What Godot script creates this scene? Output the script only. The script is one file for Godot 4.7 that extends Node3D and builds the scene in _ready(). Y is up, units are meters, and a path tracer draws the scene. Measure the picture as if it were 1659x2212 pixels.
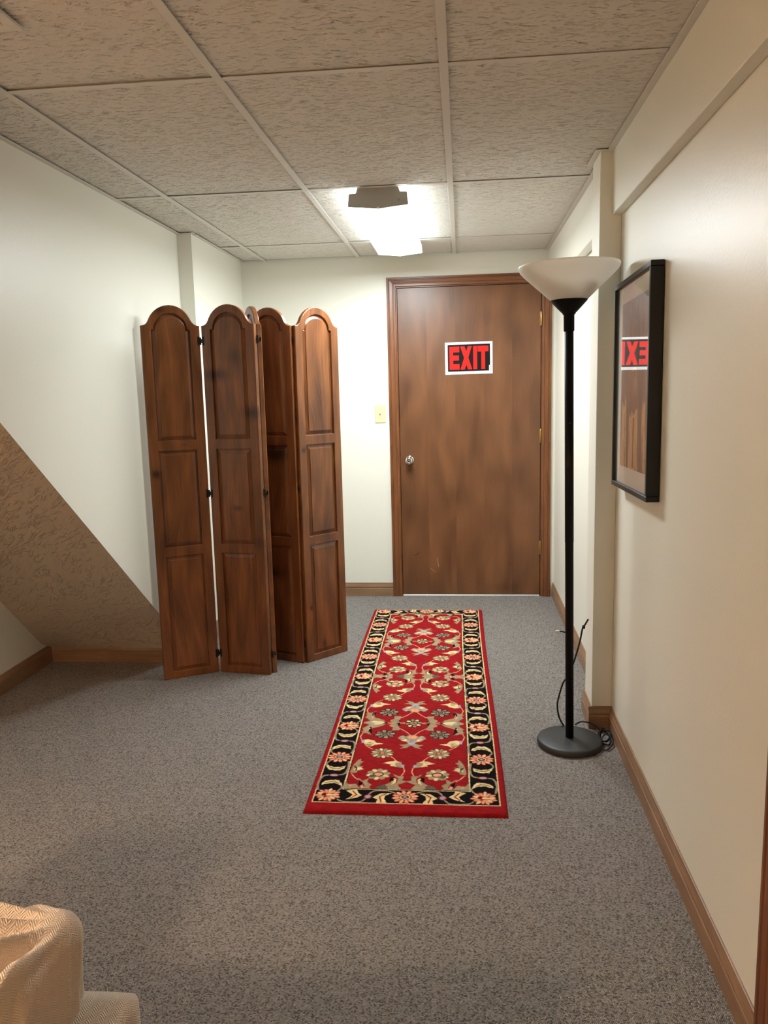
extends Node3D
# A carpeted basement hall: folding screen, runner rug, torchiere lamp, door with an EXIT sign.
# Frame of the place: back wall at z = 0, the door's left edge at x = 0, floor at y = 0, camera towards +z.

const CEIL := 2.223          # underside of the suspended ceiling grid
const RIGHT := 1.0           # right wall plane
const LEFT := -1.09          # stair side wall plane
const LEFT_REAR := -1.012    # left wall plane behind its step
const NOOK := -1.777         # wall under and past the stairs
const FRONT := 8.0           # wall behind the camera
const STAIR_TOP := 3.85      # where the stairs' underside meets the ceiling

var M := {}                  # materials
var taken := {}              # top-level names already used


# ---------------------------------------------------------------- scene
func _ready() -> void:
	make_camera_and_light()
	make_materials()
	make_shell()
	make_ceiling()
	make_stair_side()
	make_baseboards()
	make_door()
	make_side_doorway()
	make_ceiling_fixture()
	make_screen()
	make_rug()
	make_torchiere()
	make_picture()
	make_armchair()
	make_exit_sign()
	make_switch()
	make_vent()
	make_floor_lamp()


func make_camera_and_light() -> void:
	var cam := Camera3D.new()
	cam.name = "camera"
	cam.basis = Basis(Vector3.UP, 0.1008) * Basis(Vector3.RIGHT, -0.1524) * Basis(Vector3.BACK, -0.0244)
	cam.position = Vector3(0.4071, 1.3776, 5.1889)
	cam.fov = rad_to_deg(2.0 * atan(1106.0 / 1705.2))
	cam.near = 0.05
	add_child(cam)
	cam.current = true
	var e := Environment.new()
	e.background_mode = Environment.BG_COLOR
	e.background_color = Color(0, 0, 0)
	e.tonemap_mode = Environment.TONE_MAPPER_LINEAR
	e.tonemap_exposure = 1.0
	e.sdfgi_enabled = true
	e.ssao_enabled = true
	e.ssil_enabled = true
	var we := WorldEnvironment.new()
	we.name = "environment"
	we.environment = e
	add_child(we)
	# the fluorescent ceiling fixture: its light leaves the diffuser downwards
	var a := AreaLight3D.new()
	a.name = "ceiling_fixture_light"
	a.area_size = Vector2(0.235, 1.17)
	a.position = Vector3(0.062, 2.128, 1.105)
	a.rotation = Vector3(-PI / 2, 0, 0)
	a.light_color = Color(0.95, 0.99, 1.0)
	a.light_energy = 4.4
	a.area_range = 12.0
	a.shadow_enabled = true
	add_child(a)


# ---------------------------------------------------------------- naming
func numbered(called: String) -> String:
	if not taken.has(called):
		taken[called] = 0
		return called
	taken[called] += 1
	return "%s_%03d" % [called, taken[called]]


func tag(o: Node, label: String, category: String, group := "", kind := "") -> Node:
	o.set_meta("label", label)
	if category != "":
		o.set_meta("category", category)
	if group != "":
		o.set_meta("group", group)
	if kind != "":
		o.set_meta("kind", kind)
	return o


func thing(called: String, label: String, category: String, at := Vector3.ZERO, group := "", kind := "") -> Node3D:
	var o := Node3D.new()
	o.name = numbered(called)
	o.position = at
	add_child(o)
	tag(o, label, category, group, kind)
	return o


func part(called: String, mesh: Mesh, mat: Material, parent: Node, at := Vector3.ZERO) -> MeshInstance3D:
	var o := MeshInstance3D.new()
	o.name = called
	o.mesh = mesh
	o.material_override = mat
	o.position = at
	o.cast_shadow = GeometryInstance3D.SHADOW_CASTING_SETTING_ON
	parent.add_child(o, true)
	return o


# ---------------------------------------------------------------- mesh helpers
func begin(smooth := false) -> SurfaceTool:
	var st := SurfaceTool.new()
	st.begin(Mesh.PRIMITIVE_TRIANGLES)
	st.set_smooth_group(0 if smooth else -1)
	return st


func done(st: SurfaceTool) -> ArrayMesh:
	st.generate_normals()
	return st.commit()


func tri(st: SurfaceTool, a: Vector3, b: Vector3, c: Vector3, ua := Vector2.ZERO, ub := Vector2.ZERO, uc := Vector2.ZERO) -> void:
	st.set_uv(ua); st.add_vertex(a)
	st.set_uv(ub); st.add_vertex(b)
	st.set_uv(uc); st.add_vertex(c)


func quad(st: SurfaceTool, a: Vector3, b: Vector3, c: Vector3, d: Vector3, ua := Vector2.ZERO, ub := Vector2.ZERO, uc := Vector2.ZERO, ud := Vector2.ZERO) -> void:
	tri(st, a, b, c, ua, ub, uc)
	tri(st, a, c, d, ua, uc, ud)


# face of a box: corners in any winding, made to face along n; uv in metres with v along `grain`
func face(st: SurfaceTool, p: Array, n: Vector3, grain := Vector3.UP) -> void:
	var g := grain
	if absf(n.dot(g)) > 0.9:
		g = Vector3.BACK if absf(n.z) < 0.9 else Vector3.RIGHT
	var side := g.cross(n)
	var uv := []
	for q in p:
		uv.append(Vector2(side.dot(q), -g.dot(q)))
	var w: Vector3 = (p[1] - p[0]).cross(p[2] - p[0])
	if w.dot(n) > 0:
		var r := p.duplicate(); r.reverse()
		var ru := uv.duplicate(); ru.reverse()
		p = r; uv = ru
	for i in range(1, p.size() - 1):
		tri(st, p[0], p[i], p[i + 1], uv[0], uv[i], uv[i + 1])


func box(st: SurfaceTool, lo: Vector3, hi: Vector3, bevel := 0.0, grain := Vector3.UP) -> void:
	var c := (lo + hi) / 2
	var h := (hi - lo) / 2
	var b := minf(bevel, minf(h.x, minf(h.y, h.z)) * 0.9)
	for axis in 3:
		for s in [-1, 1]:
			var n := Vector3.ZERO; n[axis] = s
			var u := (axis + 1) % 3
			var v := (axis + 2) % 3
			var pts := []
			for k in [[-1, -1], [1, -1], [1, 1], [-1, 1]]:
				var q := Vector3.ZERO
				q[axis] = s * h[axis]; q[u] = k[0] * (h[u] - b); q[v] = k[1] * (h[v] - b)
				pts.append(c + q)
			face(st, pts, n, grain)
	if b <= 0:
		return
	for axis in 3:                     # chamfers along each axis
		var u := (axis + 1) % 3
		var v := (axis + 2) % 3
		for su in [-1, 1]:
			for sv in [-1, 1]:
				var pts := []
				for k in [-1, 1]:
					var q := Vector3.ZERO
					q[axis] = k * (h[axis] - b); q[u] = su * h[u]; q[v] = sv * (h[v] - b)
					pts.append(c + q)
				for k in [1, -1]:
					var q := Vector3.ZERO
					q[axis] = k * (h[axis] - b); q[u] = su * (h[u] - b); q[v] = sv * h[v]
					pts.append(c + q)
				var n := Vector3.ZERO; n[u] = su; n[v] = sv
				face(st, pts, n.normalized(), grain)
	for sx in [-1, 1]:
		for sy in [-1, 1]:
			for sz in [-1, 1]:
				var s := Vector3(sx, sy, sz)
				face(st, [c + s * Vector3(h.x, h.y - b, h.z - b), c + s * Vector3(h.x - b, h.y, h.z - b), c + s * Vector3(h.x - b, h.y - b, h.z)], s.normalized(), grain)


func box_mesh(lo: Vector3, hi: Vector3, bevel := 0.0, grain := Vector3.UP) -> ArrayMesh:
	var st := begin()
	box(st, lo, hi, bevel, grain)
	return done(st)


# a closed profile (x outwards, y up) swept from a to b; `out` is the way the profile's x points
func sweep(st: SurfaceTool, prof: Array, a: Vector3, b: Vector3, out: Vector3, up := Vector3.UP, cut_a := 0.0, cut_b := 0.0) -> void:
	var dir := (b - a).normalized()
	var n := prof.size()
	var run := 0.0
	var len_ := a.distance_to(b)
	var A := []
	var B := []
	for p in prof:                    # cut_a / cut_b: mitres, metres of length per metre outwards
		A.append(a + out * p.x + up * p.y + dir * (cut_a * p.x))
		B.append(b + out * p.x + up * p.y - dir * (cut_b * p.x))
	var flip: bool = out.cross(up).dot(dir) < 0
	for i in n:
		var j := (i + 1) % n
		var step: float = prof[i].distance_to(prof[j])
		var u0 := Vector2(run, 0); var u1 := Vector2(run + step, 0)
		var v0 := Vector2(run, len_); var v1 := Vector2(run + step, len_)
		if flip:
			quad(st, A[i], B[i], B[j], A[j], u0, v0, v1, u1)
		else:
			quad(st, A[i], A[j], B[j], B[i], u0, u1, v1, v0)
		run += step
	var flat := PackedVector2Array()
	for p in prof:
		flat.append(p)
	var idx := Geometry2D.triangulate_polygon(flat)
	for k in range(0, idx.size(), 3):
		tri(st, A[idx[k]], A[idx[k + 1]], A[idx[k + 2]], prof[idx[k]], prof[idx[k + 1]], prof[idx[k + 2]])
		tri(st, B[idx[k]], B[idx[k + 2]], B[idx[k + 1]], prof[idx[k]], prof[idx[k + 2]], prof[idx[k + 1]])


# a flat polygon (2D) given thickness along `axis` from lo to hi; place(p2, depth) gives the point
func prism(st: SurfaceTool, poly: Array, place: Callable, lo: float, hi: float) -> void:
	var flat := PackedVector2Array()
	for p in poly:
		flat.append(p)
	var idx := Geometry2D.triangulate_polygon(flat)
	for k in range(0, idx.size(), 3):
		var a: Vector2 = poly[idx[k]]; var b: Vector2 = poly[idx[k + 1]]; var c: Vector2 = poly[idx[k + 2]]
		tri(st, place.call(a, hi), place.call(b, hi), place.call(c, hi), a, b, c)
		tri(st, place.call(a, lo), place.call(c, lo), place.call(b, lo), a, c, b)
	for i in poly.size():
		var p: Vector2 = poly[i]; var q: Vector2 = poly[(i + 1) % poly.size()]
		quad(st, place.call(p, lo), place.call(q, lo), place.call(q, hi), place.call(p, hi), p, q, q + Vector2(hi - lo, 0), p + Vector2(hi - lo, 0))


# turned shape: profile of (radius, height) about the y axis
func lathe(st: SurfaceTool, prof: Array, segs := 48, at := Vector3.ZERO) -> void:
	var run := 0.0
	for i in prof.size() - 1:
		var p: Vector2 = prof[i]; var q: Vector2 = prof[i + 1]
		var step := p.distance_to(q)
		for k in segs:
			var a0 := TAU * k / segs; var a1 := TAU * (k + 1) / segs
			var d0 := Vector3(cos(a0), 0, sin(a0)); var d1 := Vector3(cos(a1), 0, sin(a1))
			var P0 := at + d0 * p.x + Vector3.UP * p.y; var P1 := at + d1 * p.x + Vector3.UP * p.y
			var Q0 := at + d0 * q.x + Vector3.UP * q.y; var Q1 := at + d1 * q.x + Vector3.UP * q.y
			var u0 := float(k) / segs; var u1 := float(k + 1) / segs
			if p.x < 1e-6:
				tri(st, P0, Q1, Q0, Vector2(u0, run), Vector2(u1, run + step), Vector2(u0, run + step))
			elif q.x < 1e-6:
				tri(st, P0, P1, Q0, Vector2(u0, run), Vector2(u1, run), Vector2(u0, run + step))
			else:
				quad(st, P0, P1, Q1, Q0, Vector2(u0, run), Vector2(u1, run), Vector2(u1, run + step), Vector2(u0, run + step))
		run += step


func lathe_mesh(prof: Array, segs := 48, smooth := true) -> ArrayMesh:
	var st := begin(smooth)
	lathe(st, prof, segs)
	return done(st)


func tube(st: SurfaceTool, pts: Array, r: float, sides := 8) -> void:
	var c := Curve3D.new()
	for i in pts.size():
		var t := Vector3.ZERO
		if i > 0 and i < pts.size() - 1:
			t = (pts[i + 1] - pts[i - 1]) / 6.0
		c.add_point(pts[i], -t, t)
	c.bake_interval = 0.008
	var line := c.get_baked_points()
	var rings := []
	var ref := Vector3.UP
	for i in line.size():
		var d := (line[mini(i + 1, line.size() - 1)] - line[maxi(i - 1, 0)]).normalized()
		if absf(d.dot(ref)) > 0.95:
			ref = Vector3.RIGHT if absf(d.x) < 0.9 else Vector3.BACK
		var s := d.cross(ref).normalized()
		ref = s.cross(d).normalized()
		var ring := []
		for k in sides:
			var a := TAU * k / sides
			ring.append(line[i] + (s * cos(a) + ref * sin(a)) * r)
		rings.append(ring)
	for i in rings.size() - 1:
		for k in sides:
			var j := (k + 1) % sides
			quad(st, rings[i][k], rings[i + 1][k], rings[i + 1][j], rings[i][j])
	for k in range(1, sides - 1):
		tri(st, rings[0][0], rings[0][k], rings[0][k + 1])
		tri(st, rings[-1][0], rings[-1][k + 1], rings[-1][k])


func tube_mesh(pts: Array, r: float, sides := 8) -> ArrayMesh:
	var st := begin(true)
	tube(st, pts, r, sides)
	return done(st)


# ---------------------------------------------------------------- textures
func tex(img: Image) -> ImageTexture:
	return ImageTexture.create_from_image(img)


func noise(seed_: int, freq := 1.0, octaves := 1) -> FastNoiseLite:
	var n := FastNoiseLite.new()
	n.seed = seed_
	n.noise_type = FastNoiseLite.TYPE_SIMPLEX_SMOOTH
	n.frequency = freq
	n.fractal_type = FastNoiseLite.FRACTAL_FBM if octaves > 1 else FastNoiseLite.FRACTAL_NONE
	n.fractal_octaves = octaves
	return n


func rgb_image(w: int, h: int, data: PackedByteArray) -> Image:
	return Image.create_from_data(w, h, false, Image.FORMAT_RGB8, data)


# stained wood, grain along the image's height. knots: [u, v, radius_u, radius_v, strength] in 0..1 of the image
func wood_image(w: int, h: int, wm: float, hm: float, light: Color, dark: Color, seed_: int, blotch: float, streak: float, knots := [], boards := 0, broad_x := 14.0, broad_y := 2.6) -> Image:
	var n1 := noise(seed_, 1.0, 2)
	var n2 := noise(seed_ + 1, 1.0)
	var n3 := noise(seed_ + 2, 1.0, 2)
	var rng := RandomNumberGenerator.new(); rng.seed = seed_ + 7
	var board_tone := []
	for i in maxi(boards, 1):
		board_tone.append(rng.randf_range(-0.10, 0.10))
	var out := PackedByteArray(); out.resize(w * h * 3)
	var at := 0
	for y in h:
		var ym := hm * y / h
		for x in w:
			var xm := wm * x / w
			var bi := 0
			var bx := 0.0
			if boards > 0:
				bi = mini(int(float(x) / w * boards), boards - 1)
				bx = bi * 3.7
			var bend := n2.get_noise_2d(xm * 5.0 + bx, ym * 1.3) * 0.03
			var dark_k := 0.0
			for k in knots:
				var du: float = (float(x) / w - k[0]) / k[2]
				var dv: float = (float(y) / h - k[1]) / k[3]
				var d2 := du * du + dv * dv
				if d2 < 6.0:
					dark_k += k[4] * exp(-d2 * 1.6)
					bend += 0.012 * exp(-d2) * signf(du)
			var grain := n1.get_noise_2d((xm + bend) * 150.0 + bx * 9.0, ym * 3.0) * 0.5
			grain += n1.get_noise_2d((xm + bend) * 420.0, ym * 9.0 + 31.0) * 0.35
			var broad := n3.get_noise_2d((xm + bend) * broad_x + bx, ym * broad_y)
			var t := 0.42 + streak * grain + blotch * broad + dark_k
			if boards > 0:
				t += board_tone[bi]
			t = clampf(t, 0.0, 1.25)
			out[at] = int(clampf(lerpf(light.r, dark.r, t), 0.01, 1.0) * 255)
			out[at + 1] = int(clampf(lerpf(light.g, dark.g, t), 0.01, 1.0) * 255)
			out[at + 2] = int(clampf(lerpf(light.b, dark.b, t), 0.01, 1.0) * 255)
			at += 3
	return rgb_image(w, h, out)


# looped carpet: [colour image, height image], one tile
func carpet_images() -> Array:
	var s := 1024
	var cols := 104
	var rows := 128
	var rng := RandomNumberGenerator.new(); rng.seed = 41
	var tone := PackedFloat32Array(); tone.resize(cols * rows)
	var wob := PackedFloat32Array(); wob.resize(cols * rows)
	for i in tone.size():
		tone[i] = rng.randf()
		wob[i] = rng.randf_range(-0.22, 0.22)
	var c := PackedByteArray(); c.resize(s * s * 3)
	var hgt := PackedByteArray(); hgt.resize(s * s)
	var cw := float(s) / cols
	var ch := float(s) / rows
	for y in s:
		var r := int(y / ch)
		var fy := y / ch - r
		for x in s:
			var xs := x / cw + (0.5 if r % 2 else 0.0)
			var q := int(xs) % cols
			var id := r * cols + q
			var fx := xs - floorf(xs) + wob[id] - 0.5
			var gy := fy - 0.5 - wob[(id + 17) % tone.size()] * 0.6
			var d := fx * fx * 4.2 + gy * gy * 3.6
			var hh := maxf(0.0, 1.0 - d)
			hgt[y * s + x] = int(255 * sqrt(hh))
			var t := tone[id]
			var k := t * 0.62 if t < 0.86 else 0.9
			var at := (y * s + x) * 3
			c[at] = int(255 * clampf(lerpf(CARPET_LIGHT.r, CARPET_DARK.r, k), 0, 1))
			c[at + 1] = int(255 * clampf(lerpf(CARPET_LIGHT.g, CARPET_DARK.g, k), 0, 1))
			c[at + 2] = int(255 * clampf(lerpf(CARPET_LIGHT.b, CARPET_DARK.b, k), 0, 1))
	return [rgb_image(s, s, c), Image.create_from_data(s, s, false, Image.FORMAT_L8, hgt)]


# fissured mineral fibre ceiling tile of w (across the hall) by l metres, centred, face down at y = 0:
# the fissures and pinholes are cut into the face
func tile_mesh(w: float, l: float, seed_: int) -> ArrayMesh:
	var nx := int(ceil(w / 0.003))
	var nz := int(ceil(l / 0.0016))
	var dx := w / nx
	var dz := l / nz
	var row := nx + 1
	var hgt := PackedFloat32Array(); hgt.resize(row * (nz + 1))
	var rng := RandomNumberGenerator.new(); rng.seed = seed_
	for i in int(3600 * w * l):         # pinholes
		hgt[rng.randi_range(1, nz - 1) * row + rng.randi_range(1, nx - 1)] = rng.randf_range(0.0015, 0.005)
	for i in int(2500 * w * l):         # fissures, mostly across the hall
		var x := rng.randf() * nx
		var z := rng.randf() * nz
		var big := rng.randf()
		var steps := int(lerpf(3, 11, big * big))
		var ang := rng.randf_range(-0.5, 0.5)
		var depth := rng.randf_range(0.005, 0.013)
		for k in steps:
			if x < 1 or z < 1 or x > nx - 1 or z > nz - 1:
				break
			var d := depth * (0.55 + 0.45 * sin(PI * (k + 0.5) / steps))
			var at := int(z) * row + int(x)
			hgt[at] = maxf(hgt[at], d)
			if big > 0.75 and rng.randf() < 0.6:
				hgt[at + row] = maxf(hgt[at + row], d * 0.8)
			ang = clampf(ang + rng.randf_range(-0.3, 0.3), -0.5, 0.5)
			x += 1.0
			z += 1.8 * sin(ang)
	var v := PackedVector3Array(); v.resize(row * (nz + 1))
	var nrm := PackedVector3Array(); nrm.resize(v.size())
	for j in nz + 1:
		for i in row:
			var at := j * row + i
			v[at] = Vector3(i * dx - w / 2, hgt[at], j * dz - l / 2)
			if i > 0 and j > 0 and i < nx and j < nz:
				nrm[at] = Vector3((hgt[at + 1] - hgt[at - 1]) / (2 * dx), -1.0, (hgt[at + row] - hgt[at - row]) / (2 * dz)).normalized()
			else:
				nrm[at] = Vector3.DOWN
	var idx := PackedInt32Array(); idx.resize(nx * nz * 6)
	var n := 0
	for j in nz:
		for i in nx:
			var a := j * row + i
			idx[n] = a; idx[n + 1] = a + row; idx[n + 2] = a + row + 1
			idx[n + 3] = a; idx[n + 4] = a + row + 1; idx[n + 5] = a + 1
			n += 6
	var arr := []
	arr.resize(Mesh.ARRAY_MAX)
	arr[Mesh.ARRAY_VERTEX] = v
	arr[Mesh.ARRAY_NORMAL] = nrm
	arr[Mesh.ARRAY_INDEX] = idx
	var out := ArrayMesh.new()
	out.add_surface_from_arrays(Mesh.PRIMITIVE_TRIANGLES, arr)
	var st := begin()                   # edges and back
	var h := Vector3(w / 2, 0, l / 2)
	var c := [Vector3(-h.x, 0, -h.z), Vector3(h.x, 0, -h.z), Vector3(h.x, 0, h.z), Vector3(-h.x, 0, h.z)]
	var up := Vector3.UP * 0.018
	for k in 4:
		var q := (k + 1) % 4
		quad(st, c[k], c[q], c[q] + up, c[k] + up)
	quad(st, c[0] + up, c[1] + up, c[2] + up, c[3] + up)
	st.generate_normals()
	return st.commit(out)


# hand-troweled plaster of the stairs' underside: height image of short torn ridges
func plaster_image() -> Image:
	var s := 1024
	var rng := RandomNumberGenerator.new(); rng.seed = 12
	var base := noise(3, 0.012, 3)
	var data := PackedFloat32Array(); data.resize(s * s)
	for y in s:
		for x in s:
			data[y * s + x] = 0.42 + 0.10 * base.get_noise_2d(x, y)
	for i in 520:                       # brush slaps: fans of thin ridges
		var cx := rng.randf() * s
		var cy := rng.randf() * s
		var turn := rng.randf_range(-0.22, 0.22)
		var count := rng.randi_range(2, 6)
		for k in count:
			var x := cx + rng.randf_range(-34, 34)
			var y := cy + rng.randf_range(-22, 22)
			var a := turn + rng.randf_range(-0.25, 0.25)
			var n := rng.randi_range(14, 54)
			var high := rng.randf_range(0.14, 0.5)
			for j in n:
				var t := sin(PI * j / n)
				for o in range(-3, 4):
					var px := posmod(int(x), s)
					var py := posmod(int(y) + o, s)
					var f: float = high * t * (maxf(0.0, 1.0 - absf(o) / 3.2) if o > -2 else maxf(0.0, 1.0 - absf(o) / 2.0))
					data[py * s + px] = maxf(data[py * s + px], 0.40 + f)
				a += rng.randf_range(-0.22, 0.22)
				x += cos(a)
				y += sin(a)
	var out := PackedByteArray(); out.resize(s * s)
	for i in data.size():
		out[i] = int(clampf(data[i], 0, 1) * 255)
	return Image.create_from_data(s, s, false, Image.FORMAT_L8, out)


# herringbone weave of the armchair cover: [colour, height]
func herringbone_images() -> Array:
	var s := 512
	var rng := RandomNumberGenerator.new(); rng.seed = 6
	var c := PackedByteArray(); c.resize(s * s * 3)
	var hh := PackedByteArray(); hh.resize(s * s)
	for y in s:
		for x in s:
			var col := int(x / 32.0)
			var fx := x % 32
			var d := (y + (fx if col % 2 else 32 - fx)) % 16
			var k: float = absf(d - 8.0) / 8.0
			var g := rng.randf_range(-0.06, 0.06)
			var at := (y * s + x) * 3
			var t := clampf(k + g * 2.0, 0, 1)
			c[at] = int(255 * lerpf(CLOTH_DARK.r, CLOTH_LIGHT.r, t))
			c[at + 1] = int(255 * lerpf(CLOTH_DARK.g, CLOTH_LIGHT.g, t))
			c[at + 2] = int(255 * lerpf(CLOTH_DARK.b, CLOTH_LIGHT.b, t))
			hh[y * s + x] = int(255 * clampf(k * 0.8 + 0.1 + g, 0, 1))
	return [rgb_image(s, s, c), Image.create_from_data(s, s, false, Image.FORMAT_L8, hh)]


func fill_poly(img: Image, pts: Array, col: Color) -> void:
	var lo := 1e9
	var hi := -1e9
	for p in pts:
		lo = minf(lo, p.y); hi = maxf(hi, p.y)
	var w := img.get_width()
	for y in range(maxi(0, int(floor(lo))), mini(img.get_height() - 1, int(ceil(hi))) + 1):
		var xs := []
		var yy := y + 0.5
		for i in pts.size():
			var a: Vector2 = pts[i]
			var b: Vector2 = pts[(i + 1) % pts.size()]
			if (a.y <= yy) != (b.y <= yy):
				xs.append(a.x + (yy - a.y) * (b.x - a.x) / (b.y - a.y))
		xs.sort()
		for k in range(0, xs.size() - 1, 2):
			var x0 := maxi(0, int(round(xs[k])))
			var x1 := mini(w, int(round(xs[k + 1])))
			if x1 > x0:
				img.fill_rect(Rect2i(x0, y, x1 - x0, 1), col)


func stroke(img: Image, pts: Array, width: float, col: Color) -> void:
	for i in pts.size() - 1:
		var a: Vector2 = pts[i]
		var b: Vector2 = pts[i + 1]
		if a.distance_to(b) < 0.01:
			continue
		var s := (b - a).normalized()
		var n := s.orthogonal() * width / 2
		s *= width * 0.3
		fill_poly(img, [a - s + n, b + s + n, b + s - n, a - s - n], col)


# ---------------------------------------------------------------- materials
const CARPET_LIGHT := Color(0.83, 0.80, 0.775)
const CARPET_DARK := Color(0.48, 0.445, 0.42)
const TILE_FACE := Color(0.87, 0.85, 0.815)
const CLOTH_LIGHT := Color(0.96, 0.91, 0.85)
const CLOTH_DARK := Color(0.85, 0.78, 0.70)
const STAIN_LIGHT := Color(0.59, 0.365, 0.195)
const STAIN_DARK := Color(0.275, 0.145, 0.07)


func mat(called: String, col: Color, rough: float, metal := 0.0, spec := 0.5) -> StandardMaterial3D:
	var m := StandardMaterial3D.new()
	m.resource_name = called
	m.albedo_color = col
	m.roughness = rough
	m.metallic = metal
	m.metallic_specular = spec
	M[called] = m
	return m


func mat_image(called: String, img: Image, rough: float, scale := Vector3.ONE, height: Image = null, relief := 0.0) -> StandardMaterial3D:
	var m := mat(called, Color.WHITE, rough)
	m.albedo_texture = tex(img)
	m.uv1_scale = scale
	if height:
		m.heightmap_enabled = true
		m.heightmap_texture = tex(height)
		m.heightmap_scale = relief
	return m


func make_materials() -> void:
	# eggshell wall paint with a faint roller texture
	var w := mat("wall_paint", Color(0.915, 0.905, 0.855), 0.40)
	var nt := noise(17, 0.06, 3).get_seamless_image(512, 512)
	nt.convert(Image.FORMAT_L8)
	w.heightmap_enabled = true
	w.heightmap_texture = tex(nt)
	w.heightmap_scale = 0.02
	w.uv1_triplanar = true
	w.uv1_world_triplanar = true
	w.uv1_scale = Vector3(2.2, 2.2, 2.2)
	# plaster under the stairs
	var p := mat("plaster", Color(0.80, 0.735, 0.65), 0.8)
	p.heightmap_enabled = true
	p.heightmap_texture = tex(plaster_image())
	p.heightmap_scale = 1.5
	p.uv1_scale = Vector3(1.0, 1.0, 1.0)
	var c := carpet_images()
	var cm := mat_image("carpet", c[0], 0.95, Vector3(2.3, 2.3, 2.3), c[1], 0.7)
	cm.uv1_triplanar = true
	cm.uv1_world_triplanar = true
	cm.metallic_specular = 0.2
	var t := mat("ceiling_tile", TILE_FACE, 0.95, 0.0, 0.2)
	var grain := noise(29, 0.25, 3).get_seamless_image(512, 512)
	grain.convert(Image.FORMAT_L8)
	t.heightmap_enabled = true
	t.heightmap_texture = tex(grain)
	t.heightmap_scale = 0.03
	t.uv1_triplanar = true
	t.uv1_scale = Vector3(3.5, 3.5, 3.5)
	mat("grid_metal", Color(0.86, 0.84, 0.80), 0.5)
	mat("plenum", Color(0.25, 0.23, 0.21), 0.9)
	var oak := mat_image("trim_wood", wood_image(256, 1024, 0.25, 1.0, Color(0.655, 0.515, 0.395), Color(0.43, 0.32, 0.23), 21, 0.22, 0.55), 0.38, Vector3(4, 1, 1))
	oak.metallic_specular = 0.5
	var cas := mat_image("casing_wood", wood_image(256, 1024, 0.25, 1.0, Color(0.56, 0.35, 0.21), Color(0.33, 0.19, 0.105), 22, 0.25, 0.6), 0.33, Vector3(4, 1, 1))
	cas.metallic_specular = 0.5
	var veneer := wood_image(512, 1152, 0.91, 2.03, Color(0.515, 0.34, 0.215), Color(0.31, 0.19, 0.115), 23, 0.30, 0.16, [
		[0.80, 0.15, 0.10, 0.06, 0.3], [0.36, 0.05, 0.08, 0.10, 0.16], [0.66, 0.10, 0.12, 0.04, 0.18], [0.40, 0.67, 0.16, 0.05, 0.25], [0.74, 0.60, 0.20, 0.05, 0.28],
		[0.36, 0.86, 0.05, 0.10, 0.3], [0.78, 0.86, 0.04, 0.14, 0.35], [0.75, 0.97, 0.12, 0.02, 0.3], [0.05, 0.72, 0.05, 0.05, 0.3], [0.55, 0.45, 0.10, 0.10, 0.2],
		[0.92, 0.38, 0.06, 0.08, 0.22], [0.06, 0.32, 0.05, 0.05, 0.2], [0.82, 0.42, 0.05, 0.12, 0.2]], 5, 6.0, 2.0)
	for s in [[0.085, 0.865, 0.04, -0.012, Color(0.16, 0.09, 0.05)], [0.255, 0.872, 0.012, 0.03, Color(0.72, 0.58, 0.44)], [0.205, 0.905, 0.035, 0.014, Color(0.66, 0.5, 0.36)]]:   # scratches
		stroke(veneer, [Vector2(s[0] * 512, s[1] * 1152), Vector2((s[0] + s[2]) * 512, (s[1] + s[3]) * 1152)], 1.6, s[4])
	var v := mat_image("door_veneer", veneer, 0.36)
	v.metallic_specular = 0.5
	mat("brass", Color(0.72, 0.58, 0.36), 0.32, 1.0)
	mat("chrome", Color(0.80, 0.79, 0.77), 0.14, 1.0)
	mat("steel", Color(0.6, 0.6, 0.58), 0.35, 1.0)
	mat("keyhole", Color(0.12, 0.11, 0.10), 0.5)
	mat("black_iron", Color(0.035, 0.032, 0.03), 0.5, 0.3)
	mat("lamp_black", Color(0.075, 0.07, 0.07), 0.5, 0.0, 0.25)
	mat("base_black", Color(0.17, 0.17, 0.17), 0.5)
	mat("cord_black", Color(0.02, 0.02, 0.02), 0.45)
	mat("frame_black", Color(0.022, 0.018, 0.016), 0.4)
	mat("ivory", Color(0.86, 0.80, 0.64), 0.35)
	mat("white_enamel", Color(0.90, 0.89, 0.86), 0.35)
	var gp := mat("grey_plastic", Color(0.66, 0.655, 0.63), 0.45)
	gp.backlight_enabled = true
	gp.backlight = Color(0.05, 0.05, 0.05)
	mat("cap_white", Color(0.88, 0.84, 0.76), 0.4)
	mat("aluminium", Color(0.86, 0.85, 0.83), 0.4, 0.3)
	mat("mat_board", Color(0.87, 0.84, 0.78), 0.9)
	var g := mat("picture_glass", Color(1, 1, 1, 0.03), 0.01)
	g.transparency = BaseMaterial3D.TRANSPARENCY_ALPHA
	var d := mat("diffuser", Color(0.95, 0.95, 0.95), 0.4)
	d.emission_enabled = true
	d.emission = Color(0.95, 0.99, 1.0)
	d.emission_energy_multiplier = 10.0
	var f := mat("frosted_glass", Color(0.94, 0.925, 0.90), 0.38)
	f.backlight_enabled = true
	f.backlight = Color(1.0, 0.98, 0.95)
	var b := mat("bulb_glass", Color(0.93, 0.92, 0.90), 0.3)
	b.backlight_enabled = true
	b.backlight = Color(0.4, 0.4, 0.4)
	var h := herringbone_images()
	var cl := mat_image("herringbone_cloth", h[0], 0.95, Vector3(7.5, 7.5, 7.5), h[1], 0.16)
	cl.uv1_triplanar = true
	cl.metallic_specular = 0.2
	cl.rim_enabled = true
	cl.rim = 0.3
	var ls := mat("linen_shade", Color(0.95, 0.91, 0.83), 0.9)
	ls.backlight_enabled = true
	ls.backlight = Color(1.0, 0.94, 0.84)
	var lb := mat("warm_bulb", Color(1, 0.94, 0.84), 0.4)
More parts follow.
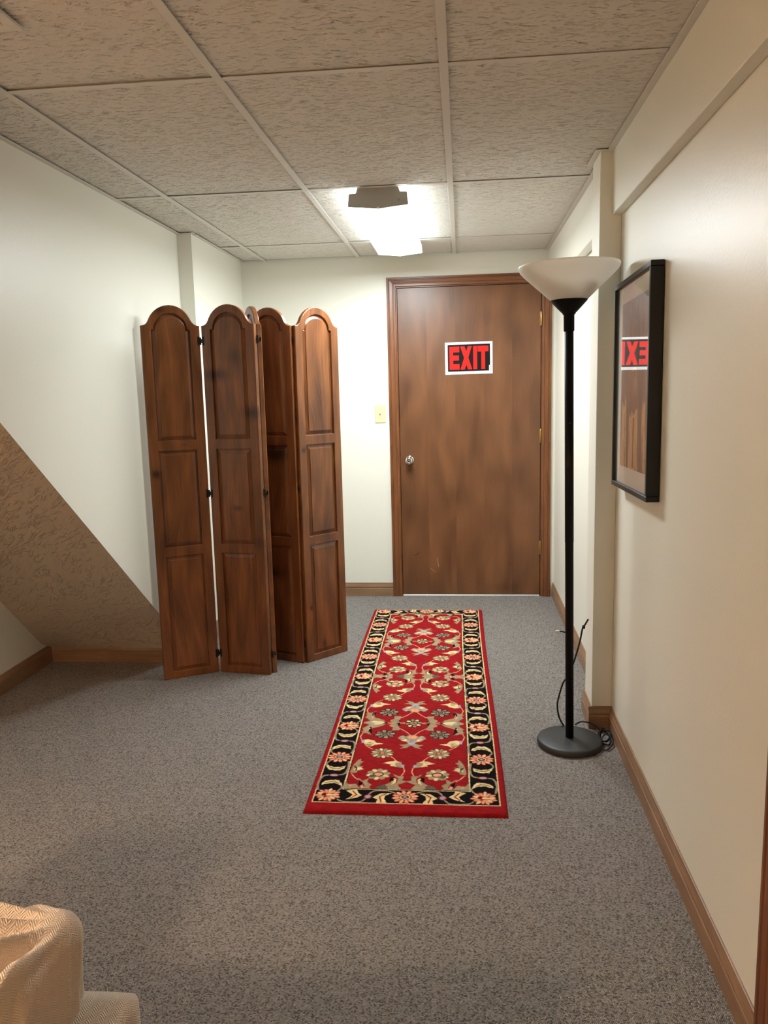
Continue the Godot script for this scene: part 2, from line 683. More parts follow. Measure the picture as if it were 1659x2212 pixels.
	lb.emission_enabled = true
	lb.emission = Color(1.0, 0.87, 0.755)
	lb.emission_energy_multiplier = 5.0
	# the leaves of the folding screen: each its own stain and knots
	var knots := [
		[[0.35, 0.012, 0.16, 0.012, 0.5], [0.10, 0.435, 0.085, 0.012, 1.0], [0.62, 0.36, 0.05, 0.008, 0.3], [0.25, 0.62, 0.2, 0.04, 0.25]],
		[[0.20, 0.180, 0.30, 0.018, 0.75], [0.90, 0.28, 0.22, 0.020, 0.8], [0.62, 0.135, 0.20, 0.03, 0.4], [0.52, 0.535, 0.10, 0.008, 0.5], [0.9, 0.63, 0.14, 0.02, 0.4]],
		[[0.5, 0.3, 0.1, 0.02, 0.4]],
		[[0.55, 0.40, 0.3, 0.025, 0.9], [0.4, 0.74, 0.25, 0.02, 0.6]],
		[[0.10, 0.39, 0.055, 0.008, 0.7], [0.14, 0.84, 0.05, 0.008, 0.8], [0.42, 0.955, 0.05, 0.016, 0.6], [0.55, 0.30, 0.2, 0.14, 0.25], [0.5, 0.62, 0.3, 0.06, 0.3]]]
	for i in 5:
		var img := wood_image(200, 1320, 0.272, 1.795, STAIN_LIGHT, STAIN_DARK, 50 + i * 10, 0.30, 0.36, knots[i])
		var m := mat_image("stained_pine_%d" % i, img, 0.34)
		m.metallic_specular = 0.5


# ---------------------------------------------------------------- room shell
func make_shell() -> void:
	var st := begin()
	box(st, Vector3(-1.95, -0.12, -0.15), Vector3(1.15, 0.0, FRONT + 0.15))
	var o := part("floor", done(st), M.carpet, self)
	tag(o, "taupe loop-pile carpet covering the whole floor", "floor", "", "structure")
	# back wall, open where the door stands
	st = begin()
	box(st, Vector3(-1.95, 0, -0.14), Vector3(-0.022, 2.42, 0))
	box(st, Vector3(0.932, 0, -0.14), Vector3(1.15, 2.42, 0))
	box(st, Vector3(-0.022, 2.045, -0.14), Vector3(0.932, 2.42, 0))
	o = part("wall_back", done(st), M.wall_paint, self)
	tag(o, "cream end wall around the wooden door", "wall", "", "structure")
	# left wall: the stair side wall with its sloping lower edge, then a step to the rear wall
	st = begin()
	var edge := [Vector2(0.955, 0), Vector2(1.34, 0), Vector2(1.34, 0.075), Vector2(1.496, 0.281), Vector2(2.165, 0.834), Vector2(2.483, 1.096), Vector2(2.738, 1.306), Vector2(STAIR_TOP, 2.223), Vector2(STAIR_TOP, 2.42), Vector2(0.955, 2.42)]
	prism(st, edge, func(p: Vector2, d: float): return Vector3(d, p.y, p.x), LEFT - 0.10, LEFT)
	o = part("wall_left", done(st), M.wall_paint, self)
	tag(o, "cream stair side wall with a sloping lower edge", "wall", "", "structure")
	o = part("wall_left_rear", box_mesh(Vector3(-1.95, 0, 0), Vector3(LEFT_REAR, 2.42, 0.955)), M.wall_paint, self)
	tag(o, "cream left wall stepping in behind the folding screen", "wall", "", "structure")
	o = part("wall_nook", box_mesh(Vector3(-1.95, 0, 0.955), Vector3(NOOK, 2.42, FRONT + 0.15)), M.wall_paint, self)
	tag(o, "cream wall at the far side of the space under the stairs", "wall", "", "structure")
	o = part("wall_front", box_mesh(Vector3(NOOK, 0, FRONT), Vector3(1.15, 2.42, FRONT + 0.15)), M.wall_paint, self)
	tag(o, "cream wall closing the near end of the room", "wall", "", "structure")
	# right wall with its soffit, pilaster and boxed beam
	var r := thing("wall_right", "cream right wall with a pilaster and boxed beams under the ceiling", "wall", Vector3.ZERO, "", "structure")
	part("wall_surface", box_mesh(Vector3(RIGHT, 0, 0), Vector3(1.15, 2.42, FRONT)), M.wall_paint, r)
	part("soffit", box_mesh(Vector3(0.955, 1.983, 0), Vector3(RIGHT, 2.42, 1.905), 0.002), M.wall_paint, r)
	part("pilaster", box_mesh(Vector3(0.92, 0, 1.905), Vector3(RIGHT, 2.42, 2.075), 0.002), M.wall_paint, r)
	part("beam", box_mesh(Vector3(0.965, 1.997, 2.075), Vector3(RIGHT, 2.42, FRONT), 0.002), M.wall_paint, r)
	var chip := part("paint_scuff", box_mesh(Vector3(-0.0004, -0.0009, -0.02), Vector3(0.0004, 0.0009, 0.02)), M.white_enamel, r, Vector3(0.965, 2.056, 3.19))
	chip.set_meta("label", "short white paint scuff")


func make_ceiling() -> void:
	var top := thing("ceiling", "suspended ceiling of fissured tiles in a white metal grid", "ceiling", Vector3.ZERO, "", "structure")
	part("deck", box_mesh(Vector3(-1.95, 2.42, -0.15), Vector3(1.15, 2.5, FRONT + 0.15)), M.plenum, top)
	var gx := [-1.4618, -0.8522, -0.2426, 0.3670]
	var gz := [0.508, 1.7272, 2.9464, 4.1656, 5.3848, 6.6040, 7.8232]
	var cols := [[NOOK, -1.4618], [-1.4618, -0.8522], [-0.8522, -0.2426], [-0.2426, 0.3670], [0.3670, 0.957]]
	var rows := [[0.026, 0.508]]
	for i in gz.size() - 1:
		rows.append([gz[i], gz[i + 1]])
	rows.append([gz[-1], FRONT])
	var rng := RandomNumberGenerator.new(); rng.seed = 8
	var tiles := {}
	for r in rows:
		for ci in cols.size():
			var x0: float = cols[ci][0]; var x1: float = cols[ci][1]
			var z0: float = r[0]; var z1: float = r[1]
			if ci == 0 and z1 <= STAIR_TOP:
				continue
			if z0 < STAIR_TOP and ci <= 1:      # left of the stair wall there is no ceiling yet
				if ci == 0:
					z0 = STAIR_TOP
				elif z1 <= STAIR_TOP or z0 < 2.9:
					x0 = LEFT_REAR if z1 < 0.6 else LEFT
			x0 += 0.004; x1 -= 0.004; z0 += 0.004; z1 -= 0.004
			var lift := rng.randf_range(0.001, 0.003)
			var tilt := rng.randf_range(0.0, 0.006)
			var tl := 0.0
			if ci == 2 and r[0] > 2.9 and r[0] < 3.0:
				tl = 0.003                       # this tile sits high at its far edge
			var w := x1 - x0
			var l := z1 - z0
			var key := "%.3f %.3f" % [w, l]
			if not tiles.has(key):
				tiles[key] = tile_mesh(w, l, 300 + tiles.size()) if z0 < 4.1 else box_mesh(Vector3(-w / 2, 0, -l / 2), Vector3(w / 2, 0.014, l / 2))
			var o := part("ceiling_tile", tiles[key], M.ceiling_tile, top, Vector3((x0 + x1) / 2, CEIL + lift + 0.002 + (tl + tilt) / 2, (z0 + z1) / 2))
			if rng.randf() < 0.5:
				o.rotation.y = PI
			o.rotate_x((tilt - tl) / l * -0.5)
	# grid: main runners along the hall, cross tees between them, angles along the walls
	var tee := func(lo: Vector3, hi: Vector3, called: String):
		part(called, box_mesh(lo, hi, 0.0006), M.grid_metal, top)
	for i in gx.size():
		var z0: float = 0.004 if i > 0 else STAIR_TOP
		tee.call(Vector3(gx[i] - 0.012, CEIL - 0.0015, z0), Vector3(gx[i] + 0.012, CEIL + 0.0008, FRONT), "main_runner")
	for z in gz:
		for ci in cols.size():
			var x0: float = cols[ci][0] + 0.012; var x1: float = cols[ci][1] - 0.012
			if ci == 0 and z < STAIR_TOP:
				continue
			if ci == 1 and z < STAIR_TOP:
				x0 = (LEFT_REAR if z < 0.955 else LEFT) + 0.001
			tee.call(Vector3(x0, CEIL - 0.0005, z - 0.012), Vector3(x1 if ci < 4 else 0.94, CEIL + 0.0012, z + 0.012), "cross_tee")
	for a in [[LEFT_REAR, LEFT_REAR + 0.022, 0.004, 0.935], [LEFT, LEFT + 0.022, 0.955, STAIR_TOP], [0.933, 0.955, 0.004, 1.885], [0.898, 0.92, 1.885, 2.08], [0.943, 0.965, 2.096, FRONT]]:
		tee.call(Vector3(a[0], CEIL - 0.002, a[2]), Vector3(a[1], CEIL + 0.0006, a[3]), "wall_angle")
	tee.call(Vector3(LEFT, CEIL - 0.002, 0.955), Vector3(LEFT_REAR + 0.022, CEIL + 0.0004, 0.977), "wall_angle")
	tee.call(Vector3(0.898, CEIL - 0.002, 2.075), Vector3(0.965, CEIL + 0.0004, 2.097), "wall_angle")
	tee.call(Vector3(NOOK, CEIL - 0.002, STAIR_TOP), Vector3(LEFT + 0.02, CEIL + 0.0006, STAIR_TOP + 0.022), "wall_angle")


# the plastered underside of the staircase and the low wall it comes down to
func make_stair_side() -> void:
	var near := [Vector2(1.355, 0.075), Vector2(1.496, 0.281), Vector2(2.165, 0.834), Vector2(2.483, 1.096), Vector2(2.738, 1.306), Vector2(STAIR_TOP, 2.223)]
	var far := [Vector2(1.355, 0.075), Vector2(1.44, 0.125), Vector2(1.765, 0.448), Vector2(2.09, 0.745), Vector2(2.45, 1.04), Vector2(STAIR_TOP, 2.19)]
	var st := begin(true)
	var nx := 16
	var rows := []
	for i in near.size() - 1:
		for k in 6:
			var t := k / 6.0
			rows.append([near[i].lerp(near[i + 1], t), far[i].lerp(far[i + 1], t)])
	rows.append([near[-1], far[-1]])
	for i in rows.size() - 1:
		for k in nx:
			var q := []
			var uv := []
			for c in [[i, k], [i, k + 1], [i + 1, k + 1], [i + 1, k]]:
				var s := float(c[1]) / nx
				var p: Vector2 = rows[c[0]][1].lerp(rows[c[0]][0], s)
				q.append(Vector3(lerpf(NOOK, LEFT, s), p.y, p.x))
				uv.append(Vector2(lerpf(NOOK, LEFT, s), rows[c[0]][1].x * 1.35))
			quad(st, q[0], q[3], q[2], q[1], uv[0], uv[3], uv[2], uv[1])
	for i in rows.size() - 1:           # solid above: back to the deck
		var a: Vector2 = rows[i][1]; var b: Vector2 = rows[i + 1][1]
		quad(st, Vector3(NOOK, a.y + 0.15, a.x), Vector3(LEFT - 0.06, rows[i][0].y + 0.15, rows[i][0].x), Vector3(LEFT - 0.06, rows[i + 1][0].y + 0.15, rows[i + 1][0].x), Vector3(NOOK, b.y + 0.15, b.x))
	var o := part("ceiling_under_stairs", done(st), M.plaster, self)
	tag(o, "sloping tan troweled plaster underside of the staircase", "sloped ceiling", "", "structure")
	o = part("wall_under_stairs", box_mesh(Vector3(NOOK, 0, 1.2), Vector3(LEFT - 0.001, 0.4, 1.35)), M.wall_paint, self)
	tag(o, "low end wall where the stairs meet the floor", "wall", "", "structure")


func board_profile() -> Array:
	return [Vector2(0, 0), Vector2(0.013, 0), Vector2(0.013, 0.052), Vector2(0.0122, 0.055), Vector2(0.0098, 0.057), Vector2(0.0098, 0.0605), Vector2(0.0125, 0.0625), Vector2(0.0122, 0.068), Vector2(0.009, 0.078), Vector2(0.0062, 0.086), Vector2(0.0055, 0.0915), Vector2(0.003, 0.093), Vector2(0, 0.093)]


func make_baseboards() -> void:
	var runs := {
		"baseboard_back": ["stained wood baseboard left of the door", [[Vector3(LEFT_REAR, 0, 0), Vector3(-0.066, 0, 0), Vector3.BACK]]],
		"baseboard_right": ["stained wood baseboard along the right wall and around its pilaster", [
			[Vector3(RIGHT, 0, 0), Vector3(RIGHT, 0, 1.905), Vector3.LEFT], [Vector3(0.92, 0, 1.892), Vector3(0.92, 0, 2.075), Vector3.LEFT],
			[Vector3(0.907, 0, 2.075), Vector3(RIGHT, 0, 2.075), Vector3.BACK], [Vector3(RIGHT, 0, 2.075), Vector3(RIGHT, 0, 3.70), Vector3.LEFT]]],
		"baseboard_left": ["stained wood baseboard at the foot of the left rear wall", [[Vector3(LEFT_REAR, 0, 0), Vector3(LEFT_REAR, 0, 0.955), Vector3.RIGHT], [Vector3(LEFT, 0, 0.955), Vector3(LEFT, 0, 1.34), Vector3.RIGHT]]],
		"baseboard_under_stairs": ["stained wood baseboard in the corner under the stairs", [[Vector3(NOOK, 0, 1.35), Vector3(LEFT, 0, 1.35), Vector3.BACK], [Vector3(NOOK, 0, 1.35), Vector3(NOOK, 0, FRONT), Vector3.RIGHT]]],
	}
	for called in runs:
		var o := thing(called, runs[called][0], "baseboard", Vector3.ZERO, "", "structure")
		for r in runs[called][1]:
			var st := begin()
			sweep(st, board_profile(), r[0], r[1], r[2])
			part("board", done(st), M.trim_wood, o)


# ---------------------------------------------------------------- the door in the back wall
func casing_profile() -> Array:       # x: out from the wall, y: across the casing from its inner edge
	return [Vector2(0, 0), Vector2(0.010, 0), Vector2(0.012, 0.003), Vector2(0.012, 0.012), Vector2(0.0095, 0.014), Vector2(0.0095, 0.017), Vector2(0.013, 0.020), Vector2(0.0145, 0.030), Vector2(0.0155, 0.038), Vector2(0.0125, 0.041), Vector2(0.0125, 0.044), Vector2(0.0165, 0.047), Vector2(0.0165, 0.055), Vector2(0.014, 0.057), Vector2(0, 0.057)]


func make_door() -> void:
	var o := thing("door_1", "flush brown wood veneer door with a round chrome knob", "door", Vector3.ZERO, "", "structure")
	var st := begin()
	var lo := Vector3(0.0, 0.012, -0.040)
	var hi := Vector3(0.910, 2.022, -0.004)
	var b := 0.0015
	var uvf := func(p: Vector3) -> Vector2: return Vector2(p.x / 0.91, 1.0 - p.y / 2.03)
	var ring := func(i: float, z: float) -> Array:
		return [Vector3(lo.x + i, lo.y + i, z), Vector3(hi.x - i, lo.y + i, z), Vector3(hi.x - i, hi.y - i, z), Vector3(lo.x + i, hi.y - i, z)]
	var loops := [ring.call(b, hi.z), ring.call(0.0, hi.z - b), ring.call(0.0, lo.z)]
	quad(st, loops[0][0], loops[0][3], loops[0][2], loops[0][1], uvf.call(loops[0][0]), uvf.call(loops[0][3]), uvf.call(loops[0][2]), uvf.call(loops[0][1]))
	quad(st, loops[2][0], loops[2][1], loops[2][2], loops[2][3], uvf.call(loops[2][0]), uvf.call(loops[2][1]), uvf.call(loops[2][2]), uvf.call(loops[2][3]))
	for l in 2:
		for i in 4:
			var j := (i + 1) % 4
			quad(st, loops[l][i], loops[l][j], loops[l + 1][j], loops[l + 1][i], uvf.call(loops[l][i]), uvf.call(loops[l][j]), uvf.call(loops[l][j]), uvf.call(loops[l][i]))
	part("slab", done(st), M.door_veneer, o)
	# jambs lining the opening
	part("jamb", box_mesh(Vector3(-0.022, 0, -0.14), Vector3(-0.003, 2.045, -0.0005)), M.casing_wood, o)
	part("jamb", box_mesh(Vector3(0.913, 0, -0.14), Vector3(0.932, 2.045, -0.0005)), M.casing_wood, o)
	part("jamb", box_mesh(Vector3(-0.003, 2.025, -0.14), Vector3(0.913, 2.045, -0.0005), 0, Vector3.RIGHT), M.casing_wood, o)
	for s in [[Vector3(-0.003, 0, -0.056), Vector3(0.010, 2.025, -0.043)], [Vector3(0.900, 0, -0.056), Vector3(0.913, 2.025, -0.043)], [Vector3(0.010, 2.012, -0.056), Vector3(0.900, 2.025, -0.043)]]:
		part("door_stop", box_mesh(s[0], s[1]), M.casing_wood, o)
	# mitred casings
	st = begin()
	sweep_across(st, Vector3(-0.009, 0, 0), Vector3(-0.009, 2.031, 0), Vector3.LEFT, 0.0, 1.0)
	part("casing", done(st), M.casing_wood, o)
	st = begin()
	sweep_across(st, Vector3(0.919, 0, 0), Vector3(0.919, 2.031, 0), Vector3.RIGHT, 0.0, 1.0)
	part("casing", done(st), M.casing_wood, o)
	st = begin()
	sweep_across(st, Vector3(-0.009, 2.031, 0), Vector3(0.919, 2.031, 0), Vector3.UP, 1.0, 1.0)
	part("casing", done(st), M.casing_wood, o)
	part("threshold", box_mesh(Vector3(0.001, 0.0, -0.05), Vector3(0.909, 0.009, 0.004), 0.002, Vector3.RIGHT), M.aluminium, o)
	for y in [1.805, 1.066, 0.329]:
		var h := part("hinge", lathe_mesh([Vector2(0, -0.046), Vector2(0.0045, -0.046), Vector2(0.006, -0.043), Vector2(0.006, 0.043), Vector2(0.0045, 0.046), Vector2(0, 0.046)], 16), M.brass, o, Vector3(0.9115, y, 0.003))
		part("hinge_leaf", box_mesh(Vector3(-0.010, -0.043, -0.0065), Vector3(0.010, 0.043, -0.004)), M.brass, h)
	# knob with rosette and key cylinder
	var k := part("door_knob", lathe_mesh([Vector2(0.011, 0.012), Vector2(0.0115, 0.030), Vector2(0.016, 0.034), Vector2(0.0235, 0.040), Vector2(0.0265, 0.048), Vector2(0.0262, 0.056), Vector2(0.022, 0.063), Vector2(0.015, 0.067), Vector2(0.0105, 0.0675), Vector2(0.010, 0.064), Vector2(0, 0.064)], 40), M.chrome, o, Vector3(0.060, 0.921, -0.004))
	k.rotation.x = PI / 2
	part("rosette", lathe_mesh([Vector2(0, 0.0), Vector2(0.031, 0.0), Vector2(0.031, 0.003), Vector2(0.027, 0.008), Vector2(0.013, 0.012), Vector2(0, 0.012)], 40), M.chrome, k)
	part("key_cylinder", lathe_mesh([Vector2(0, 0.0645), Vector2(0.0075, 0.0645), Vector2(0.0075, 0.0668), Vector2(0.0065, 0.0675), Vector2(0, 0.0675)], 20), M.steel, k)
	part("keyhole", box_mesh(Vector3(-0.0008, 0.0676, -0.0042), Vector3(0.0008, 0.0679, 0.0042)), M.keyhole, k)
	part("latch_plate", box_mesh(Vector3(-0.0028, 0.885, -0.03), Vector3(-0.0006, 0.945, -0.003)), M.brass, o)


# casing board: profile y runs along `across` from the inner edge, ends mitred
func sweep_across(st: SurfaceTool, a: Vector3, b: Vector3, across: Vector3, mitre_a: float, mitre_b: float, out := Vector3.BACK) -> void:
	var prof := casing_profile()
	var dir := (b - a).normalized()
	var A := []
	var B := []
	for p in prof:
		A.append(a + out * p.x + across * p.y - dir * (mitre_a * p.y))
		B.append(b + out * p.x + across * p.y + dir * (mitre_b * p.y))
	var L := a.distance_to(b)
	var run := 0.0
	var flip: bool = out.cross(across).dot(dir) < 0
	for i in prof.size():
		var j := (i + 1) % prof.size()
		var s: float = prof[i].distance_to(prof[j])
		var q := [A[i], A[j], B[j], B[i]]
		var u := [Vector2(run, 0), Vector2(run + s, 0), Vector2(run + s, L), Vector2(run, L)]
		if flip:
			quad(st, q[0], q[3], q[2], q[1], u[0], u[3], u[2], u[1])
		else:
			quad(st, q[0], q[1], q[2], q[3], u[0], u[1], u[2], u[3])
		run += s
	for i in range(1, prof.size() - 1):
		tri(st, A[0], A[i + 1], A[i])
		tri(st, B[0], B[i], B[i + 1])


# the doorway in the right wall whose casing just shows at the edge
func make_side_doorway() -> void:
	var o := thing("door_2", "dark stained doorway casing on the right wall with a closed door", "door", Vector3.ZERO, "", "structure")
	var x := RIGHT
	var z0 := 3.757
	var z1 := 4.60
	var st := begin()
	sweep_across(st, Vector3(x, 0, z0), Vector3(x, 1.90, z0), Vector3.FORWARD, 0.0, 1.0, Vector3.LEFT)
	part("casing", done(st), M.casing_wood, o)
	st = begin()
	sweep_across(st, Vector3(x, 0, z1), Vector3(x, 1.90, z1), Vector3.BACK, 0.0, 1.0, Vector3.LEFT)
	part("casing", done(st), M.casing_wood, o)
	st = begin()
	sweep_across(st, Vector3(x, 1.90, z0), Vector3(x, 1.90, z1), Vector3.UP, 1.0, 1.0, Vector3.LEFT)
	part("casing", done(st), M.casing_wood, o)
	part("slab", box_mesh(Vector3(x - 0.006, 0.01, z0 + 0.004), Vector3(x, 1.896, z1 - 0.004), 0.001), M.casing_wood, o)


# ---------------------------------------------------------------- fluorescent wraparound fixture
func make_ceiling_fixture() -> void:
	var z0 := 0.497
	var z1 := 1.713
	var o := thing("ceiling_light", "lit wraparound fluorescent fixture with grey end caps on the ceiling", "ceiling light", Vector3(0.062, 0, 0))
	var plate := [Vector2(-0.087, CEIL), Vector2(-0.094, 2.2035), Vector2(-0.121, 2.2025), Vector2(-0.1235, 2.200), Vector2(-0.128, 2.154), Vector2(-0.1255, 2.150), Vector2(-0.06, 2.1445), Vector2(0, 2.138), Vector2(0.06, 2.1445), Vector2(0.1255, 2.150), Vector2(0.128, 2.154), Vector2(0.1235, 2.200), Vector2(0.121, 2.2025), Vector2(0.094, 2.2035), Vector2(0.087, CEIL)]
	for z in [z0, z1]:
		var st := begin()
		prism(st, plate, func(p: Vector2, d: float): return Vector3(p.x, p.y, d), z - 0.002, z + 0.002)
		var e := part("end_cap", done(st), M.grey_plastic, o)
		if z == z1:
			var s := part("screw", lathe_mesh([Vector2(0.0035, 0), Vector2(0.0035, 0.0012), Vector2(0.002, 0.002), Vector2(0, 0.002)], 12), M.steel, e, Vector3(0.088, 2.171, z + 0.002))
			s.rotation.x = PI / 2
			part("notch", box_mesh(Vector3(-0.006, 2.1395, z + 0.002), Vector3(0.006, 2.146, z + 0.0035), 0.001), M.white_enamel, e)
	var pan := begin()
	prism(pan, [Vector2(-0.085, CEIL), Vector2(-0.092, 2.204), Vector2(0.092, 2.204), Vector2(0.085, CEIL)], func(p: Vector2, d: float): return Vector3(p.x, p.y, d), z0 + 0.002, z1 - 0.002)
	part("housing", done(pan), M.white_enamel, o)
	var lens := begin()
	prism(lens, [Vector2(-0.119, 2.2015), Vector2(-0.1215, 2.199), Vector2(-0.126, 2.155), Vector2(-0.1235, 2.152), Vector2(-0.06, 2.1465), Vector2(0, 2.140), Vector2(0.06, 2.1465), Vector2(0.1235, 2.152), Vector2(0.126, 2.155), Vector2(0.1215, 2.199), Vector2(0.119, 2.2015)], func(p: Vector2, d: float): return Vector3(p.x, p.y, d), z0 + 0.002, z1 - 0.002)
	part("diffuser", done(lens), M.diffuser, o)


# ---------------------------------------------------------------- folding screen
const LEAF_W := 0.134                # half width
const LEAF_T := 0.0125                # half thickness
const SHOULDER := 1.700


func leaf_outline(i: float) -> Array:  # left half of the leaf's outline, bottom centre to top centre, inset by i
	var out := [Vector2(0, i), Vector2(-LEAF_W + i, i), Vector2(-LEAF_W + i, SHOULDER - i * 0.6)]
	for p in [[0.122, 0.0015], [0.112, 0.006], [0.104, 0.0135], [0.0985, 0.023], [0.092, 0.037], [0.083, 0.051], [0.071, 0.0645], [0.056, 0.0765], [0.038, 0.0860], [0.019, 0.0915], [0.0, 0.0935]]:
		var v := Vector2(-p[0], SHOULDER + p[1])
		var n: Vector2 = (Vector2(0, SHOULDER + 0.01) - v).normalized() if p[0] < 0.1 else Vector2(0, -1)
		v += n * i
		if p[0] == 0.0:
			v.x = 0.0
		out.append(v)
	return out


func opening(k: int, i: float) -> Array:  # left half of an opening's outline, top centre to bottom centre, inset by i
	var bottom: float = [1.166, 0.655, 0.035][k] + i
	var a := 0.0915 - i
	if k > 0:
		var top: float = [0.0, 1.122, 0.613][k] - i
		return [Vector2(0, top), Vector2(-a, top), Vector2(-a, bottom), Vector2(0, bottom)]
	var b := 0.078 - i * 0.45
	var sh := SHOULDER - 0.020 - i * 0.25
	var peak := SHOULDER + 0.059 - i
	var out := []
	for s in 11:
		var t := s / 10.0 * PI / 2
		out.append(Vector2(-b * sin(t), sh + 0.004 + (peak - sh - 0.004) * cos(t)))
	out.append(Vector2(-a, sh))
	out.append(Vector2(-a, bottom))
	out.append(Vector2(0, bottom))
	return out


func leaf_uv(p: Vector2) -> Vector2:
	return Vector2(p.x / 0.272 + 0.5, 1.0 - p.y / 1.795)


func ribbon(st: SurfaceTool, a: Array, za: float, b: Array, zb: float) -> void:  # strip between two half outlines, both halves, both faces
	for m in [1.0, -1.0]:
		for f in [1.0, -1.0]:
			for i in a.size() - 1:
				var p := [a[i], a[i + 1], b[i + 1], b[i]]
				var z := [za, za, zb, zb]
				var q := []
				var u := []
				for k in 4:
					q.append(Vector3(p[k].x * m, p[k].y, z[k] * f))
					u.append(leaf_uv(Vector2(p[k].x * m, p[k].y)))
				if m * f > 0:
					quad(st, q[0], q[1], q[2], q[3], u[0], u[1], u[2], u[3])
				else:
					quad(st, q[0], q[3], q[2], q[1], u[0], u[3], u[2], u[1])


func leaf_frame() -> ArrayMesh:
	var st := begin()
	var o3 := leaf_outline(0.004)
	var flat := PackedVector2Array()
	for p in o3:
		flat.append(p)
	for k in 3:
		for p in opening(k, 0.0):
			flat.append(p)
	var idx := Geometry2D.triangulate_polygon(flat)
	for m in [1.0, -1.0]:
		for f in [1.0, -1.0]:
			for t in range(0, idx.size(), 3):
				var q := []
				for k in 3:
					var p := flat[idx[t + k]]
					q.append(Vector3(p.x * m, p.y, LEAF_T * f))
				face_uv(st, q, Vector3(0, 0, f))
	ribbon(st, leaf_outline(0.0012), LEAF_T - 0.0012, o3, LEAF_T)
	ribbon(st, leaf_outline(0.0), LEAF_T - 0.004, leaf_outline(0.0012), LEAF_T - 0.0012)
	var rim := leaf_outline(0.0)
	ribbon(st, rim, 0.0, rim, LEAF_T - 0.004)
	for k in 3:                          # moulded edge of each opening
		ribbon(st, opening(k, 0.0), LEAF_T, opening(k, 0.002), LEAF_T - 0.0015)
		ribbon(st, opening(k, 0.002), LEAF_T - 0.0015, opening(k, 0.0030), LEAF_T - 0.0095)
	return done(st)


func face_uv(st: SurfaceTool, p: Array, n: Vector3) -> void:
	if (p[1] - p[0]).cross(p[2] - p[0]).dot(n) > 0:
		p.reverse()
	tri(st, p[0], p[1], p[2], leaf_uv(Vector2(p[0].x, p[0].y)), leaf_uv(Vector2(p[1].x, p[1].y)), leaf_uv(Vector2(p[2].x, p[2].y)))


func leaf_panel(k: int) -> ArrayMesh:
	var st := begin()
	ribbon(st, opening(k, 0.0020), LEAF_T - 0.0102, opening(k, 0.0070), LEAF_T - 0.0102)
	ribbon(st, opening(k, 0.0070), LEAF_T - 0.0102, opening(k, 0.0225), LEAF_T - 0.0040)
	ribbon(st, opening(k, 0.0225), LEAF_T - 0.0040, opening(k, 0.0232), LEAF_T - 0.0008)
	var half := opening(k, 0.0232)
	for m in [1.0, -1.0]:
		for f in [1.0, -1.0]:
			var c := Vector2(0, (half[0].y + half[-1].y) / 2)
			for i in half.size() - 1:
				face_uv(st, [Vector3(c.x, c.y, (LEAF_T - 0.0008) * f), Vector3(half[i].x * m, half[i].y, (LEAF_T - 0.0008) * f), Vector3(half[i + 1].x * m, half[i + 1].y, (LEAF_T - 0.0008) * f)], Vector3(0, 0, f))
	return done(st)


func make_screen() -> void:
	var o := thing("folding_screen", "brown stained pine folding screen with arched tops and raised panels", "room divider", Vector3(-0.62, 0, 1.42))
	var frame := leaf_frame()
	var inner := [leaf_panel(0), leaf_panel(1), leaf_panel(2)]
	var feet := [[Vector2(-1.066, 1.607), Vector2(-0.820, 1.472)], [Vector2(-0.816, 1.472), Vector2(-0.541, 1.514)], [Vector2(-0.531, 1.492), Vector2(-0.668, 1.253)], [Vector2(-0.664, 1.245), Vector2(-0.410, 1.338)], [Vector2(-0.403, 1.338), Vector2(-0.224, 1.138)]]
	for i in feet.size():
		var a: Vector2 = feet[i][0]; var b: Vector2 = feet[i][1]
		var mid := (a + b) / 2
		var d := (b - a).normalized()
		var leaf := part("leaf", frame, M["stained_pine_%d" % i], o, Vector3(mid.x, 0, mid.y) - o.position)
		leaf.basis = Basis(Vector3(d.x, 0, d.y), Vector3.UP, Vector3(d.x, 0, d.y).cross(Vector3.UP))
		for k in 3:
			part("raised_panel", inner[k], M["stained_pine_%d" % i], leaf)
	# black double-action hinges between the leaves
	for j in 4:
		var a: Vector2 = feet[j][1]; var b: Vector2 = feet[j + 1][0]
		var d0: Vector2 = (feet[j][0] - feet[j][1]).normalized()
		var d1: Vector2 = (feet[j + 1][1] - feet[j + 1][0]).normalized()
		var mid := (a + b) / 2
		var outward := -(d0 + d1).normalized()       # away from the fold
		var front := j == 0
		for y in [1.630, 0.905, 0.100]:
			var h := Node3D.new()
			h.name = "hinge"
			o.add_child(h, true)
			h.position = Vector3(mid.x, y, mid.y) - o.position
			var pin := part("barrel", lathe_mesh([Vector2(0, -0.017), Vector2(0.0035, -0.017), Vector2(0.0035, -0.006), Vector2(0.0048, -0.005), Vector2(0.0048, 0.005), Vector2(0.0035, 0.006), Vector2(0.0035, 0.017), Vector2(0, 0.017)], 12, false), M.black_iron, h)
			if front:
				pin.position = Vector3(0.0, 0, 0.012)
			for d in [d0, d1]:
				var n := Vector2(-d.y, d.x)
				if n.y < 0:
					n = -n
				if not front:
					n = -n
				var st := begin()
				var ax := Vector3(d.x, 0, d.y); var nz := Vector3(n.x, 0, n.y)
				for r in [[0.012, 0.020, 0.020], [0.001, 0.013, 0.009]]:       # an upright plate and its short arm
					var p := []
					for lay in [LEAF_T + 0.0002, LEAF_T + 0.0022]:
						for q in [[r[0], -r[2]], [r[1], -r[2]], [r[1], r[2]], [r[0], r[2]]]:
							p.append(ax * q[0] + Vector3.UP * q[1] + nz * lay)
					quad(st, p[4], p[5], p[6], p[7]); quad(st, p[0], p[3], p[2], p[1])
					for e in 4:
						var g := (e + 1) % 4
						quad(st, p[e], p[g], p[4 + g], p[4 + e])
				part("plate", done(st), M.black_iron, h)


